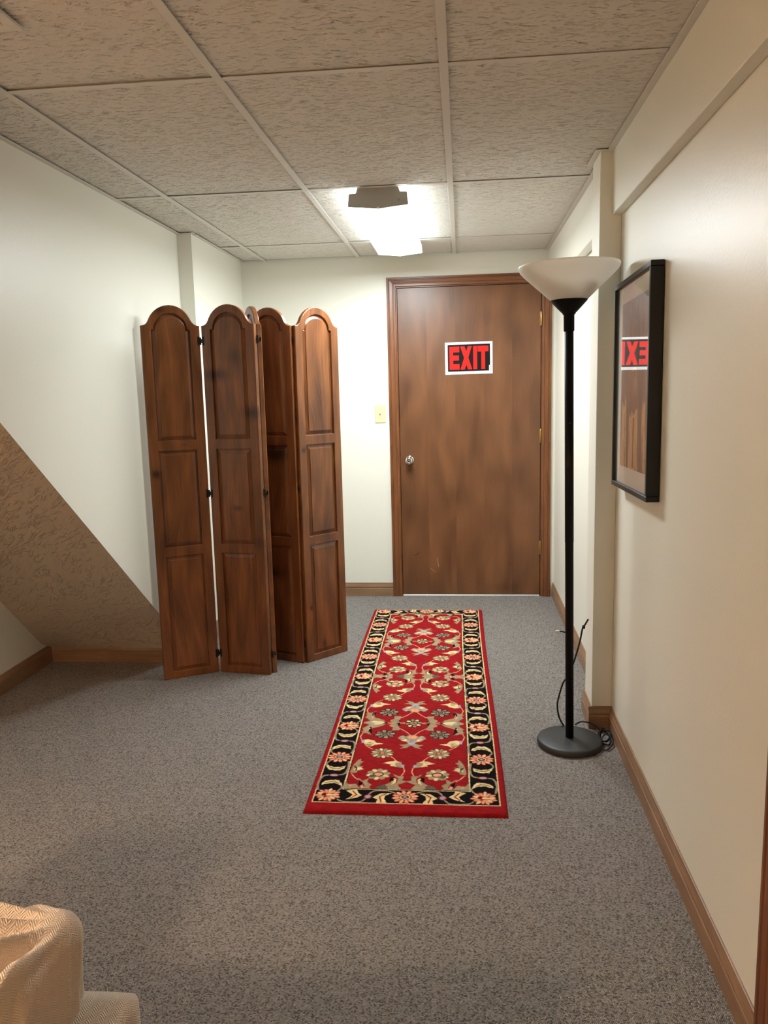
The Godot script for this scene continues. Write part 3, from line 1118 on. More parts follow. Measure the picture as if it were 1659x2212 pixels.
# ---------------------------------------------------------------- runner rug
const RUG_RED := Color(0.57, 0.105, 0.12)
const RUG_INK := {"T": Color(0.62, 0.545, 0.42), "C": Color(0.88, 0.78, 0.56), "P": Color(0.86, 0.60, 0.47), "K": Color(0.085, 0.065, 0.07), "L": Color(0.63, 0.62, 0.66), "R": Color(0.60, 0.12, 0.12), "G": Color(0.36, 0.35, 0.29), "D": Color(0.50, 0.40, 0.38)}
# the motifs of one quarter of the repeat, traced in millimetres: across from the left edge, along from the near end
const RUG_SHAPES := [
	["T",[115,201,128,178,154,184,163,165,176,150,111,149]],
	["P",[128,181,142,169,136,160]],
	["T",[153,226,160,226,174,207,195,226,192,198,210,180,201,161,211,152,176,150,168,170,180,184,177,193]],
	["K",[162,205,178,191,177,179,164,170]],
	["P",[173,170,185,179,188,157,175,154]],
	["R",[160,209,177,198,186,170,185,157,175,193]],
	["T",[121,273,128,326,141,365,150,375,152,355,164,352,145,326,155,329,147,314,166,314,156,299,173,292,147,279,146,266,126,259]],
	["C",[130,283,143,309,155,311,166,296,149,284]],
	["K",[129,316,143,309,144,284,140,279,140,298]],
	["T",[279,261,296,246,319,243,316,214,335,205,301,181,316,152,281,142,264,156,256,180,272,195,277,211,271,227,286,228,295,223]],
	["C",[281,228,293,223,293,195,278,181,285,209]],
	["K",[271,232,286,235,282,223,288,214,276,206,275,195,270,206]],
	["R",[289,242,300,228,298,200,293,188,296,218]],
	["G",[224,155,234,171,255,183,267,167,262,153,236,151]],
	["P",[233,341,265,346,276,362,277,377,284,364,282,346,266,331]],
	["C",[239,343,260,356,281,362,301,349,304,331,296,311,262,320,266,330]],
	["T",[279,346,303,352,306,334,315,326,315,306,291,311,283,326]],
	["L",[303,329,315,331,316,306,306,311]],
	["L",[132,536,151,540,152,509,136,506]],
	["C",[147,537,158,542,184,531,195,511,225,503,190,492,175,477,152,487,145,509]],
	["K",[154,515,171,512,186,504,172,507]],
	["T",[148,501,180,500,175,477,155,487]],
	["T",[134,599,122,615,144,624,122,646,146,657,157,673,123,697,143,713,150,719,129,750,130,788,147,798,169,815,151,785,148,750,163,738,186,744,221,698,205,670,165,646,164,634,157,605,166,582,145,599]],
	["C",[153,701,175,719,199,713,216,698,199,686,166,681,157,685]],
	["K",[185,729,204,713,221,698,207,683,213,698,199,716]],
	["K",[158,640,156,611,168,582,154,596,150,620]],
	["P",[152,652,160,670,159,640,150,617]],
	["K",[148,763,156,782,169,815,166,782,162,750,158,738]],
	["P",[151,776,159,754,149,750]],
	["L",[155,707,174,713,165,695,157,688]],
	["T",[246,777,259,768,288,758,274,746,273,720,259,702,279,702,266,671,260,653,283,642,274,630,249,630,249,659,235,668,251,696,232,720,236,733,256,745]],
	["K",[269,733,277,714,274,696,266,702,268,714]],
	["R",[260,720,269,696,263,677,265,696]],
	["T",[275,555,287,578,307,573,323,590,336,584,341,490,327,490,318,474,288,460,303,481,282,499,302,499,320,511,310,525,290,536]],
	["C",[276,555,298,554,314,544,310,525,290,533,304,544]],
	["L",[284,572,297,581,305,567,296,555]],
	["P",[312,567,323,587,336,579,337,553,323,545]],
	["L",[311,539,324,539,339,517,340,495,326,498,314,520]],
]
const RUG_STEMS := [
	[130,254,143,230,159,212],
	[315,306,319,276,310,246],
	[197,226,211,246],
	[261,395,271,382,282,362],
	[158,482,184,456],
	[132,539,125,570,132,602],
	[254,656,283,642,302,621,321,590],
	[224,692,251,702],
	[279,705,299,702],
]


func rug_px(u: float, v: float) -> Vector2:
	return Vector2(u * 576.0 / 675.0, (2420.0 - v) * 2048.0 / 2420.0)


func rug_place(u: float, v: float, flip: bool, k: int) -> Vector2:
	var w: float = [v, 1400.0 - v, v + 1080.0, 2480.0 - v][k]
	return rug_px(664.0 - u if flip else u, w)


func blob(img: Image, c: Vector2, rx: float, ry: float, turn: float, col: Color) -> void:   # centre in mm
	var p := []
	for i in 14:
		var a := TAU * i / 14
		var q := Vector2(cos(a) * rx, sin(a) * ry).rotated(turn)
		p.append(rug_px(c.x + q.x, c.y + q.y))
	fill_poly(img, p, col)


func flower(img: Image, c: Vector2, rx: float, ry: float, n: int, petal: Color, petal2: Color, line: Color, heart: Color, eye: Color) -> void:
	blob(img, c, rx * 0.86, ry * 0.86, 0, line)
	for i in n:
		var a := TAU * i / n + 0.2
		var d := Vector2(cos(a) * rx, sin(a) * ry)
		var q := c + d * 0.74
		blob(img, q, rx * 0.34, minf(rx, ry) * 4.4 / n * 0.62, d.angle(), line)
		blob(img, q, rx * 0.28, minf(rx, ry) * 4.4 / n * 0.44, d.angle(), petal if i % 2 else petal2)
	blob(img, c, rx * 0.44, ry * 0.40, 0, petal2)
	blob(img, c, rx * 0.30, ry * 0.25, 0, heart)
	blob(img, c, rx * 0.19, ry * 0.14, 0, eye)


func border_leaf(img: Image, c: Vector2, pts: Array, su: float, sv: float, swap: bool) -> void:
	var p := []
	var rng := RandomNumberGenerator.new(); rng.seed = int(c.x * 7 + c.y * 3 + sv * 5)
	for i in pts.size():
		var a: Vector2 = pts[i]
		var b: Vector2 = pts[(i + 1) % pts.size()]
		for k in 3:                       # ragged, tufted edge
			var q := a.lerp(b, k / 3.0) + Vector2(rng.randf_range(-3, 3), rng.randf_range(-4, 4))
			q = Vector2(q.x * su, q.y * sv)
			if swap:
				q = Vector2(q.y, q.x)
			p.append(rug_px(c.x + q.x, c.y + q.y))
	fill_poly(img, p, RUG_INK.C)
	var vein := []
	for t in [[-24, 82], [-8, 92], [10, 92], [26, 80]]:
		var q := Vector2(t[0] * su, t[1] * sv)
		if swap:
			q = Vector2(q.y, q.x)
		vein.append(rug_px(c.x + q.x, c.y + q.y))
	stroke(img, vein, 3.0, RUG_INK.R if swap else Color(0.42, 0.24, 0.16))


func rug_curve(pts: Array) -> Array:
	var c := Curve2D.new()
	for i in pts.size():
		var t := Vector2.ZERO
		if i > 0 and i < pts.size() - 1:
			t = (pts[i + 1] - pts[i - 1]) / 6.0
		c.add_point(pts[i], -t, t)
	c.bake_interval = 4.0
	var out := []
	for q in c.get_baked_points():
		out.append(rug_px(q.x, q.y))
	return out


func rug_image() -> Image:
	var img := Image.create(576, 2048, false, Image.FORMAT_RGB8)
	img.fill(RUG_RED)
	var rect := func(u0: float, v0: float, u1: float, v1: float, col: Color):
		fill_poly(img, [rug_px(u0, v0), rug_px(u1, v0), rug_px(u1, v1), rug_px(u0, v1)], col)
	rect.call(19, 52, 653, 2402, RUG_INK.C)
	rect.call(24, 57, 648, 2397, RUG_INK.K)
	rect.call(111, 143, 554, 2318, RUG_INK.C)
	rect.call(117, 146, 548, 2315, RUG_INK.K)
	rect.call(119, 150, 546, 2311, RUG_RED)
	# field: stems, then motifs, mirrored across and along
	for k in 4:
		for flip in [false, true]:
			for s in RUG_STEMS:
				var p := []
				for i in range(0, s.size(), 2):
					p.append(rug_place(s[i], s[i + 1], flip, k))
				stroke(img, p, 4.0, RUG_INK.P)
			for s in RUG_SHAPES:
				var p := []
				for i in range(0, s[1].size(), 2):
					p.append(rug_place(s[1][i], s[1][i + 1], flip, k))
				fill_poly(img, p, RUG_INK[s[0]])
			var at := func(u: float, v: float) -> Vector2:
				return Vector2(664.0 - u if flip else u, [v, 1400.0 - v, v + 1080.0, 2480.0 - v][k])
			flower(img, at.call(225, 423), 42, 40, 12, RUG_INK.C, RUG_INK.T, RUG_INK.G, RUG_INK.R, RUG_INK.P)
			flower(img, at.call(226, 256), 41, 40, 10, RUG_INK.C, RUG_INK.T, RUG_INK.T, RUG_INK.K, RUG_INK.P)
			blob(img, at.call(226, 256), 20, 17, 0, RUG_INK.K)
			blob(img, at.call(226, 256), 16, 13, 0, RUG_INK.P)
			blob(img, at.call(206, 243), 13, 10, 0.3, RUG_INK.G)
			flower(img, at.call(222, 591), 41, 39, 8, RUG_INK.D, RUG_INK.T, RUG_INK.K, RUG_INK.K, RUG_INK.D)
	for v in [700.0, 1780.0]:
		flower(img, Vector2(332, v), 34, 42, 8, RUG_INK.C, RUG_INK.T, RUG_INK.K, RUG_INK.T, RUG_INK.R)
	# clean the field's ends and the dark border again where motifs ran over
	for e in [[57, 145], [2316, 2397]]:
		rect.call(24, e[0], 648, e[1], RUG_INK.K)
	rect.call(111, 143, 554, 147, RUG_INK.C)
	rect.call(111, 2314, 554, 2318, RUG_INK.C)
	# long borders: serpentine vine, flowers and leaves
	var vs := [102, 384, 667, 952, 1239, 1524, 1805, 2089, 2368]
	var leaf := [Vector2(-36, 66), Vector2(-30, 92), Vector2(-8, 108), Vector2(24, 104), Vector2(36, 84), Vector2(38, 64), Vector2(20, 76), Vector2(0, 82), Vector2(-18, 76)]
	for side in [1.0, -1.0]:
		var uc := 67.0 if side > 0 else 599.0
		for i in vs.size() - 1:
			var palm := i % 2 == 0
			var a: float = vs[i]; var b: float = vs[i + 1]
			var s0: float = -side if palm else side
			var m := (a + b) / 2
			stroke(img, rug_curve([Vector2(uc + s0 * 40, a + 34), Vector2(uc + s0 * 47, a + 82), Vector2(uc + s0 * 36, m - 8), Vector2(uc, m), Vector2(uc - s0 * 34, m + 10), Vector2(uc - s0 * 44, b - 86), Vector2(uc - s0 * 40, b - 36)]), 7.0, Color(0.60, 0.53, 0.44))
			blob(img, Vector2(uc, m), 20, 11, 0, RUG_INK.R)
			blob(img, Vector2(uc, m), 15, 8, 0, RUG_INK.L)
		for i in vs.size():
			var c := Vector2(uc, vs[i])
			var su: float = side if i % 2 == 0 else -side
			for sv in [1.0, -1.0]:
				if (i == 0 and sv < 0) or (i == vs.size() - 1 and sv > 0):
					continue
				stroke(img, rug_curve([c + Vector2(su * 30, sv * 30), c + Vector2(su * 41, sv * 52), c + Vector2(su * 34, sv * 74)]), 6.0, Color(0.60, 0.53, 0.44))
				border_leaf(img, c, leaf, su, sv, false)
			palm_or_rose(img, c, i % 2 == 0)
	# end borders
	for far in [false, true]:
		var fv := func(v: float) -> float: return 2470.0 - v if far else v
		for flip in [false, true]:
			var fu := func(u: float) -> float: return 666.0 - u if flip else u
			var p := []
			for q in [[104, 76], [123, 62], [178, 60], [194, 74], [206, 97], [210, 118], [228, 137], [270, 138], [300, 122]]:
				p.append(Vector2(fu.call(q[0]), fv.call(q[1])))
			stroke(img, rug_curve(p), 6.0, Color(0.60, 0.53, 0.44))
			blob(img, p[4], 15, 16, 0, RUG_INK.R)
			blob(img, p[4], 10, 12, 0, RUG_INK.L)
			for l in [[126, 134, 146, 140, 163, 144, 170, 122, 186, 104, 168, 88, 150, 80, 130, 74, 146, 92, 152, 108], [222, 92, 236, 108, 248, 120, 286, 124, 264, 104, 262, 84, 274, 58, 250, 54, 236, 56, 240, 78]]:
				var g := []
				for i in range(0, l.size(), 2):
					g.append(rug_px(fu.call(l[i]), fv.call(l[i + 1])))
				fill_poly(img, g, RUG_INK.C)
			stroke(img, [rug_px(fu.call(150), fv.call(132)), rug_px(fu.call(166), fv.call(108)), rug_px(fu.call(148), fv.call(84))], 4.0, RUG_INK.R)
			stroke(img, [rug_px(fu.call(266), fv.call(118)), rug_px(fu.call(246), fv.call(98)), rug_px(fu.call(254), fv.call(62))], 4.0, RUG_INK.R)
		palm_or_rose(img, Vector2(333, fv.call(98)), false)
	# tufted yarn: ragged edges and flecked tone
	var src := img.get_data()
	var out := PackedByteArray(); out.resize(src.size())
	var rng := RandomNumberGenerator.new(); rng.seed = 77
	var wav := noise(31, 0.02, 2)
	for y in 2048:
		for x in 576:
			var r := rng.randi()
			var sx := clampi(x + (r & 3) % 3 - 1, 0, 575)
			var sy := clampi(y + ((r >> 2) & 3) % 3 - 1, 0, 2047)
			var a := (sy * 576 + sx) * 3
			var f := 0.90 + 0.20 * ((r >> 8) & 255) / 255.0 + 0.10 * wav.get_noise_2d(x, y * 3.0)
			var b := (y * 576 + x) * 3
			out[b] = mini(255, int(src[a] * f))
			out[b + 1] = mini(255, int(src[a + 1] * f))
			out[b + 2] = mini(255, int(src[a + 2] * f))
	return rgb_image(576, 2048, out)


func palm_or_rose(img: Image, c: Vector2, palm: bool) -> void:
	if not palm:
		flower(img, c, 44, 41, 12, RUG_INK.P, RUG_INK.P.lerp(RUG_INK.C, 0.5), RUG_INK.R, RUG_INK.K, RUG_INK.L)
		return
	blob(img, c, 41, 40, 0, RUG_INK.R)
	for i in 14:
		var a := TAU * i / 14 + 0.1
		var d := Vector2(cos(a) * 43, sin(a) * 41)
		blob(img, c + d * (0.78 if i % 2 else 0.62), 13, 6, d.angle(), RUG_INK.P if i % 3 else RUG_INK.C)
	blob(img, c + Vector2(6, 0), 18, 7, 0, RUG_INK.C)
	blob(img, c + Vector2(-14, 2), 8, 8, 0, Color(0.40, 0.05, 0.07))
	blob(img, c + Vector2(4, 14), 7, 6, 0.5, RUG_INK.P)
	blob(img, c + Vector2(6, -15), 8, 5, -0.5, RUG_INK.P)


func make_rug() -> void:
	var pile := noise(61, 0.35, 2).get_seamless_image(512, 512)
	pile.convert(Image.FORMAT_L8)
	var m := mat_image("rug_wool", rug_image(), 0.95)
	m.metallic_specular = 0.15
	var nm: Image = pile.duplicate()
	nm.bump_map_to_normal_map(2.0)
	m.normal_enabled = true
	m.normal_texture = tex(nm)
	m.normal_scale = 0.5
	# near edge at z 2.79, far edge at 0.37; turned a little on the floor
	var st := begin(true)
	var W := 0.675
	var L := 2.42
	var us := [0.0, 0.0015, 0.005, 0.011]
	var n := 14
	for i in n + 1:
		us.append(0.02 + (W - 0.04) * i / n)
	us.append_array([W - 0.011, W - 0.005, W - 0.0015, W])
	var vs := [0.0, 0.0015, 0.005, 0.011]
	for i in 45:
		vs.append(0.02 + (L - 0.04) * i / 44.0)
	vs.append_array([L - 0.011, L - 0.005, L - 0.0015, L])
	var wave := noise(90, 1.6, 2)
	var pt := func(u: float, v: float) -> Vector3:
		var e := minf(minf(u, W - u), minf(v, L - v))
		var k := clampf(e / 0.011, 0, 1)
		var y := 0.013 * sqrt(1.0 - (1.0 - k) * (1.0 - k))
		var bow := 0.003 * sin(v * 2.6 + 0.5)
		if k >= 1.0:
			y += 0.0012 * wave.get_noise_2d(u * 3.0, v * 1.2)
		return Vector3(u + bow, maxf(y, 0.0), -v)
	for i in us.size() - 1:
		for j in vs.size() - 1:
			var q := []
			var t := []
			for c in [[i, j], [i, j + 1], [i + 1, j + 1], [i + 1, j]]:
				q.append(pt.call(us[c[0]], vs[c[1]]))
				t.append(Vector2(us[c[0]] / W, 1.0 - vs[c[1]] / L))
			quad(st, q[0], q[1], q[2], q[3], t[0], t[1], t[2], t[3])
	var o := part("runner_rug", done(st), m, self, Vector3(-0.131, 0.0, 2.797))
	o.rotation.y = 0.0105
	tag(o, "long red runner rug with a black floral border on the carpet", "rug")


# ---------------------------------------------------------------- torchiere
func make_torchiere() -> void:
	var o := thing("torchiere_lamp", "black torchiere floor lamp with a frosted white bowl shade", "floor lamp", Vector3(0.812, 0, 2.235))
	part("base", lathe_mesh([Vector2(0, 0), Vector2(0.119, 0), Vector2(0.1235, 0.003), Vector2(0.125, 0.008), Vector2(0.1245, 0.018), Vector2(0.121, 0.024), Vector2(0.113, 0.0275), Vector2(0.06, 0.030), Vector2(0.02, 0.031), Vector2(0, 0.031)], 64), M.base_black, o)
	var lean := 0.0125
	var up := []
	up.append(part("pole", lathe_mesh([Vector2(0, 0.028), Vector2(0.0155, 0.028), Vector2(0.0155, 0.80), Vector2(0.0162, 0.802), Vector2(0.0162, 1.60), Vector2(0, 1.60)], 32), M.lamp_black, o))
	up.append(part("sleeve", lathe_mesh([Vector2(0.0162, 1.572), Vector2(0.019, 1.574), Vector2(0.0192, 1.630), Vector2(0.0235, 1.634), Vector2(0.024, 1.639), Vector2(0.015, 1.639)], 32), M.lamp_black, o))
	up.append(part("cup", lathe_mesh([Vector2(0, 1.637), Vector2(0.024, 1.637), Vector2(0.028, 1.640), Vector2(0.064, 1.678), Vector2(0.0665, 1.684), Vector2(0.064, 1.685), Vector2(0.026, 1.645), Vector2(0, 1.645)], 48), M.lamp_black, o))
	up.append(part("bowl_shade", lathe_mesh([Vector2(0.050, 1.666), Vector2(0.064, 1.6805), Vector2(0.098, 1.713), Vector2(0.132, 1.744), Vector2(0.158, 1.768), Vector2(0.171, 1.782), Vector2(0.1765, 1.792), Vector2(0.178, 1.800), Vector2(0.1765, 1.8035), Vector2(0.174, 1.801), Vector2(0.1725, 1.793), Vector2(0.167, 1.783), Vector2(0.154, 1.770), Vector2(0.128, 1.746), Vector2(0.094, 1.715), Vector2(0.060, 1.684), Vector2(0.047, 1.668), Vector2(0.050, 1.666)], 72), M.frosted_glass, o))
	up.append(part("socket", lathe_mesh([Vector2(0, 1.645), Vector2(0.018, 1.645), Vector2(0.018, 1.70), Vector2(0.014, 1.703), Vector2(0, 1.703)], 24), M.lamp_black, o))
	up.append(part("bulb", lathe_mesh([Vector2(0.012, 1.702), Vector2(0.014, 1.712), Vector2(0.024, 1.732), Vector2(0.028, 1.748), Vector2(0.024, 1.764), Vector2(0.012, 1.773), Vector2(0, 1.775)], 24), M.bulb_glass, o))
	var sw := part("switch_knob", lathe_mesh([Vector2(0.003, 0), Vector2(0.003, 0.006), Vector2(0.0055, 0.0065), Vector2(0.0055, 0.013), Vector2(0.004, 0.014), Vector2(0, 0.014)], 16), M.lamp_black, up[0], Vector3(0.002, 1.243, 0.0155))
	sw.rotation.x = PI / 2
	for p in up:
		p.rotation.z = lean
	# flex: a stiff loop standing behind the pole, and the rest coiled on the carpet
	var b := o.position
	var loop := []
	for p in [[0.893, 0.472, 2.128], [0.881, 0.449, 2.127], [0.872, 0.434, 2.126], [0.861, 0.373, 2.125], [0.840, 0.293, 2.122], [0.819, 0.235, 2.12], [0.799, 0.204, 2.12], [0.780, 0.132, 2.12], [0.779, 0.093, 2.12], [0.788, 0.054, 2.12], [0.806, 0.024, 2.12], [0.826, 0.010, 2.115], [0.85, 0.006, 2.113]]:
		loop.append(Vector3(p[0], p[1], p[2]) - b)
	var cord := part("power_cord", tube_mesh(loop, 0.0034), M.cord_black, o)
	part("cord_tie", lathe_mesh([Vector2(0, -0.006), Vector2(0.006, -0.006), Vector2(0.0065, 0), Vector2(0.0055, 0.006), Vector2(0, 0.006)], 12), M.cord_black, cord, Vector3(0.876, 0.440, 2.1265) - b)
	var stub := part("power_cord", tube_mesh([Vector3(0.781, 0.422, 2.13) - b, Vector3(0.795, 0.421, 2.13) - b, Vector3(0.812, 0.410, 2.128) - b, Vector3(0.824, 0.36, 2.126) - b, Vector3(0.826, 0.25, 2.124) - b], 0.003), M.cord_black, o)
	var cap := part("cord_cap", lathe_mesh([Vector2(0, 0), Vector2(0.0048, 0), Vector2(0.0052, 0.004), Vector2(0.0055, 0.013), Vector2(0.004, 0.0145), Vector2(0, 0.0145)], 16), M.cap_white, stub, Vector3(0.782, 0.422, 2.13) - b)
	cap.rotation.z = PI / 2
	cap.set_meta("label", "small white wire cap")
	var coil := []
	var rng := RandomNumberGenerator.new(); rng.seed = 15
	coil.append(Vector3(0.850, 0.030, 2.118)); coil.append(Vector3(0.876, 0.036, 2.103)); coil.append(Vector3(0.915, 0.030, 2.105)); coil.append(Vector3(0.945, 0.012, 2.122))
	for k in 3:
		var y := 0.005 + k * 0.006
		var grow: float = [1.0, 0.72, 0.9][k]
		for a in 8:
			var t := TAU * a / 8.0 - 0.9
			coil.append(Vector3(0.955 + 0.024 * grow * cos(t) - 0.006 * k * sin(t), y + rng.randf_range(0, 0.004), 2.185 + (0.065 * grow) * sin(t)))
	coil.append(Vector3(0.974, 0.018, 2.232)); coil.append(Vector3(0.962, 0.008, 2.268)); coil.append(Vector3(0.943, 0.006, 2.292)); coil.append(Vector3(0.930, 0.006, 2.286))
	var line := []
	for p in coil:
		line.append(p - b)
	part("cord_coil", tube_mesh(line, 0.0032), M.cord_black, o)


# ---------------------------------------------------------------- framed picture
func painting_image() -> Image:
	var w := 256
	var h := 372
	var img := Image.create(w, h, false, Image.FORMAT_RGB8)
	img.fill(Color(0.36, 0.25, 0.20))
	var rng := RandomNumberGenerator.new(); rng.seed = 33
	for i in 260:                       # brushed upper part: browns and dusky violet
		var x := rng.randf() * w
		var y := rng.randf_range(-20, 0.58 * h)
		var edge := absf(x / w - 0.5) * 2.0
		var c := Color(0.40, 0.27, 0.19).lerp(Color(0.37, 0.29, 0.31), clampf(edge * 1.3 - 0.2 + rng.randf_range(-0.3, 0.3), 0, 1))
		c = c.lightened(rng.randf_range(0.0, 0.12)) if rng.randf() < 0.5 else c.darkened(rng.randf_range(0, 0.2))
		stroke(img, [Vector2(x, y), Vector2(x + rng.randf_range(-5, 5), y + rng.randf_range(30, 80))], rng.randf_range(4, 16), c)
	for b in [[0.02, 0.26, 0.60], [0.33, 0.72, 0.655], [0.83, 1.0, 0.61]]:   # ochre trunks with torn tops
		var p := [Vector2(b[0] * w, h), Vector2(b[0] * w + 6, b[2] * h + 20)]
		for k in 7:
			var t := k / 6.0
			p.append(Vector2(lerpf(b[0] * w + 8, b[1] * w - 8, t), (b[2] + rng.randf_range(-0.045, 0.04)) * h))
		p.append(Vector2(b[1] * w, h))
		fill_poly(img, p, Color(0.80, 0.60, 0.38))
		for k in 34:
			var x := rng.randf_range(b[0] * w + 5, b[1] * w - 5)
			var y := rng.randf_range(b[2] * h + 16, h)
			var c := Color(0.80, 0.60, 0.38).lerp(Color(0.87, 0.71, 0.49) if rng.randf() < 0.55 else Color(0.47, 0.31, 0.20), rng.randf_range(0.3, 0.9))
			stroke(img, [Vector2(x, y), Vector2(x + rng.randf_range(-3, 3), y + rng.randf_range(20, 90))], rng.randf_range(2, 7), c)
	for s in [[0.285, 0.60, 0.30, 1.0, 20], [0.76, 0.56, 0.86, 1.0, 24], [0.545, 0.70, 0.53, 0.98, 12]]:   # dark gaps
		stroke(img, [Vector2(s[0] * w, s[1] * h), Vector2(s[2] * w, s[3] * h)], s[4], Color(0.33, 0.23, 0.16))
	for k in 12:                        # pale streak in the middle
		var x := w * rng.randf_range(0.52, 0.64)
		stroke(img, [Vector2(x, h * rng.randf_range(0.42, 0.48)), Vector2(x + 6, h * rng.randf_range(0.5, 0.57))], 4, Color(0.58, 0.45, 0.38))
	stroke(img, [Vector2(0.45 * w, 0.415 * h), Vector2(0.56 * w, 0.405 * h), Vector2(0.62 * w, 0.42 * h)], 5, Color(0.72, 0.55, 0.36))
	return img


func make_picture() -> void:
	var o := thing("framed_picture", "framed brown abstract painting behind glass with a deep black frame", "picture", Vector3(0.997, 1.375, 2.477))
	o.rotation = Vector3(-0.017, 0.0038, 0)
	var hw := 0.273
	var hh := 0.356
	var face_w := 0.017
	var dep := 0.040
	for s in [[Vector3(-dep, hh - face_w, -hw), Vector3(0, hh, hw)], [Vector3(-dep, -hh, -hw), Vector3(0, -hh + face_w, hw)], [Vector3(-dep, -hh + face_w, -hw), Vector3(0, hh - face_w, -hw + face_w)], [Vector3(-dep, -hh + face_w, hw - face_w), Vector3(0, hh - face_w, hw)]]:
		part("frame_rail", box_mesh(s[0], s[1], 0.0015), M.frame_black, o)
	part("mat_board", box_mesh(Vector3(-0.026, -hh + face_w, -hw + face_w), Vector3(-0.004, hh - face_w, hw - face_w)), M.mat_board, o)
	var st := begin()
	var x := -0.0268
	var a := Vector3(x, 0.282, -0.188); var b := Vector3(x, 0.282, 0.192)
	var c := Vector3(x, -0.278, 0.192); var d := Vector3(x, -0.278, -0.188)
	quad(st, a, b, c, d, Vector2(0, 0), Vector2(1, 0), Vector2(1, 1), Vector2(0, 1))
	var back := Vector3(0.0006, 0, 0)
	quad(st, a + back, d + back, c + back, b + back)
	for e in [[a, b], [b, c], [c, d], [d, a]]:
		quad(st, e[0], e[0] + back, e[1] + back, e[1])
	part("painting", done(st), mat_image("painting", painting_image(), 0.8), o)
	part("glass_pane", box_mesh(Vector3(-0.0312, -hh + face_w, -hw + face_w), Vector3(-0.0300, hh - face_w, hw - face_w)), M.picture_glass, o)


# ---------------------------------------------------------------- armchair, its far corner in view
# a cushion: rounded box of n x n cells a side, pushed along its normals by `push`
func cushion(lo: Vector3, hi: Vector3, r: float, n: int, push: Callable) -> ArrayMesh:
	var st := begin(true)
	var c := (lo + hi) / 2
	var h := (hi - lo) / 2
	for axis in 3:
		for s in [-1.0, 1.0]:
			var u := (axis + 1) % 3
			var v := (axis + 2) % 3
			var grid := []
			for i in n + 1:
				var row := []
				for j in n + 1:
					var p := Vector3.ZERO
					p[axis] = s * h[axis]
					p[u] = (2.0 * i / n - 1.0) * h[u]
					p[v] = (2.0 * j / n - 1.0) * h[v]
					var core := p.clamp(-(h - Vector3.ONE * r), h - Vector3.ONE * r)
					var nn := (p - core).normalized()
					var q := c + core + nn * r
					row.append(q + nn * push.call(q, nn))
				grid.append(row)
			for i in n:
				for j in n:
					if s > 0:
						quad(st, grid[i][j], grid[i][j + 1], grid[i + 1][j + 1], grid[i + 1][j])
					else:
						quad(st, grid[i][j], grid[i + 1][j], grid[i + 1][j + 1], grid[i][j + 1])
	return done(st)


func make_armchair() -> void:
	var at := Vector3(-0.55, 0, 4.52)
	var o := thing("armchair", "tan herringbone slipcovered armchair at the edge of the carpet", "armchair", at)
	var soft := noise(71, 5.0, 2)
	var pleat := func(p: Vector3, nn: Vector3) -> float:
		var w := p + at
		# folds gathered at the front corner, fanning back and down along the arm
		var s := (w.z - 4.185) + maxf(0.0, 0.62 - w.y) * 0.9
		var run := -0.165 - w.x
		var rad := sqrt(s * s + run * run)
		var phi := atan2(s, run)
		var f := 0.0
		for k in [[-0.35, 0.12, 0.020], [0.10, 0.09, 0.034], [0.48, 0.11, 0.042], [0.92, 0.12, 0.040], [1.35, 0.12, 0.020]]:
			var t: float = (phi - k[0]) / k[1]
			f += k[2] * (exp(-t * t) - 0.9 * exp(-(t - 1.6) * (t - 1.6)))
		return f * smoothstep(0.02, 0.16, rad) * clampf(1.35 - rad * 1.6, 0.3, 1.0) + 0.008 * soft.get_noise_3dv(w)
	part("arm", cushion(Vector3(-1.0, 0.03, 4.15) - at, Vector3(-0.158, 0.632, 4.345) - at, 0.042, 110, pleat), M.herringbone_cloth, o)
	var calm := func(p: Vector3, _n: Vector3) -> float: return 0.006 * soft.get_noise_3dv(p + at)
	part("arm", cushion(Vector3(-1.0, 0.03, 4.82) - at, Vector3(-0.185, 0.592, 5.0) - at, 0.05, 16, calm), M.herringbone_cloth, o)
	part("seat_cushion", cushion(Vector3(-0.90, 0.31, 4.352) - at, Vector3(-0.19, 0.462, 4.815) - at, 0.03, 20, calm), M.herringbone_cloth, o)
	part("seat_front", cushion(Vector3(-0.20, 0.03, 4.137) - at, Vector3(-0.095, 0.474, 4.99) - at, 0.016, 28, func(p: Vector3, n: Vector3) -> float: return 0.004 * sin((p.z + at.z) * 70.0) * absf(n.x) + 0.004 * soft.get_noise_3dv(p + at)), M.herringbone_cloth, o)
	part("backrest", cushion(Vector3(-1.16, 0.03, 4.16) - at, Vector3(-0.92, 0.90, 4.99) - at, 0.07, 20, calm), M.herringbone_cloth, o)
	part("seat_base", cushion(Vector3(-0.95, 0.02, 4.35) - at, Vector3(-0.185, 0.30, 4.815) - at, 0.02, 8, calm), M.herringbone_cloth, o)


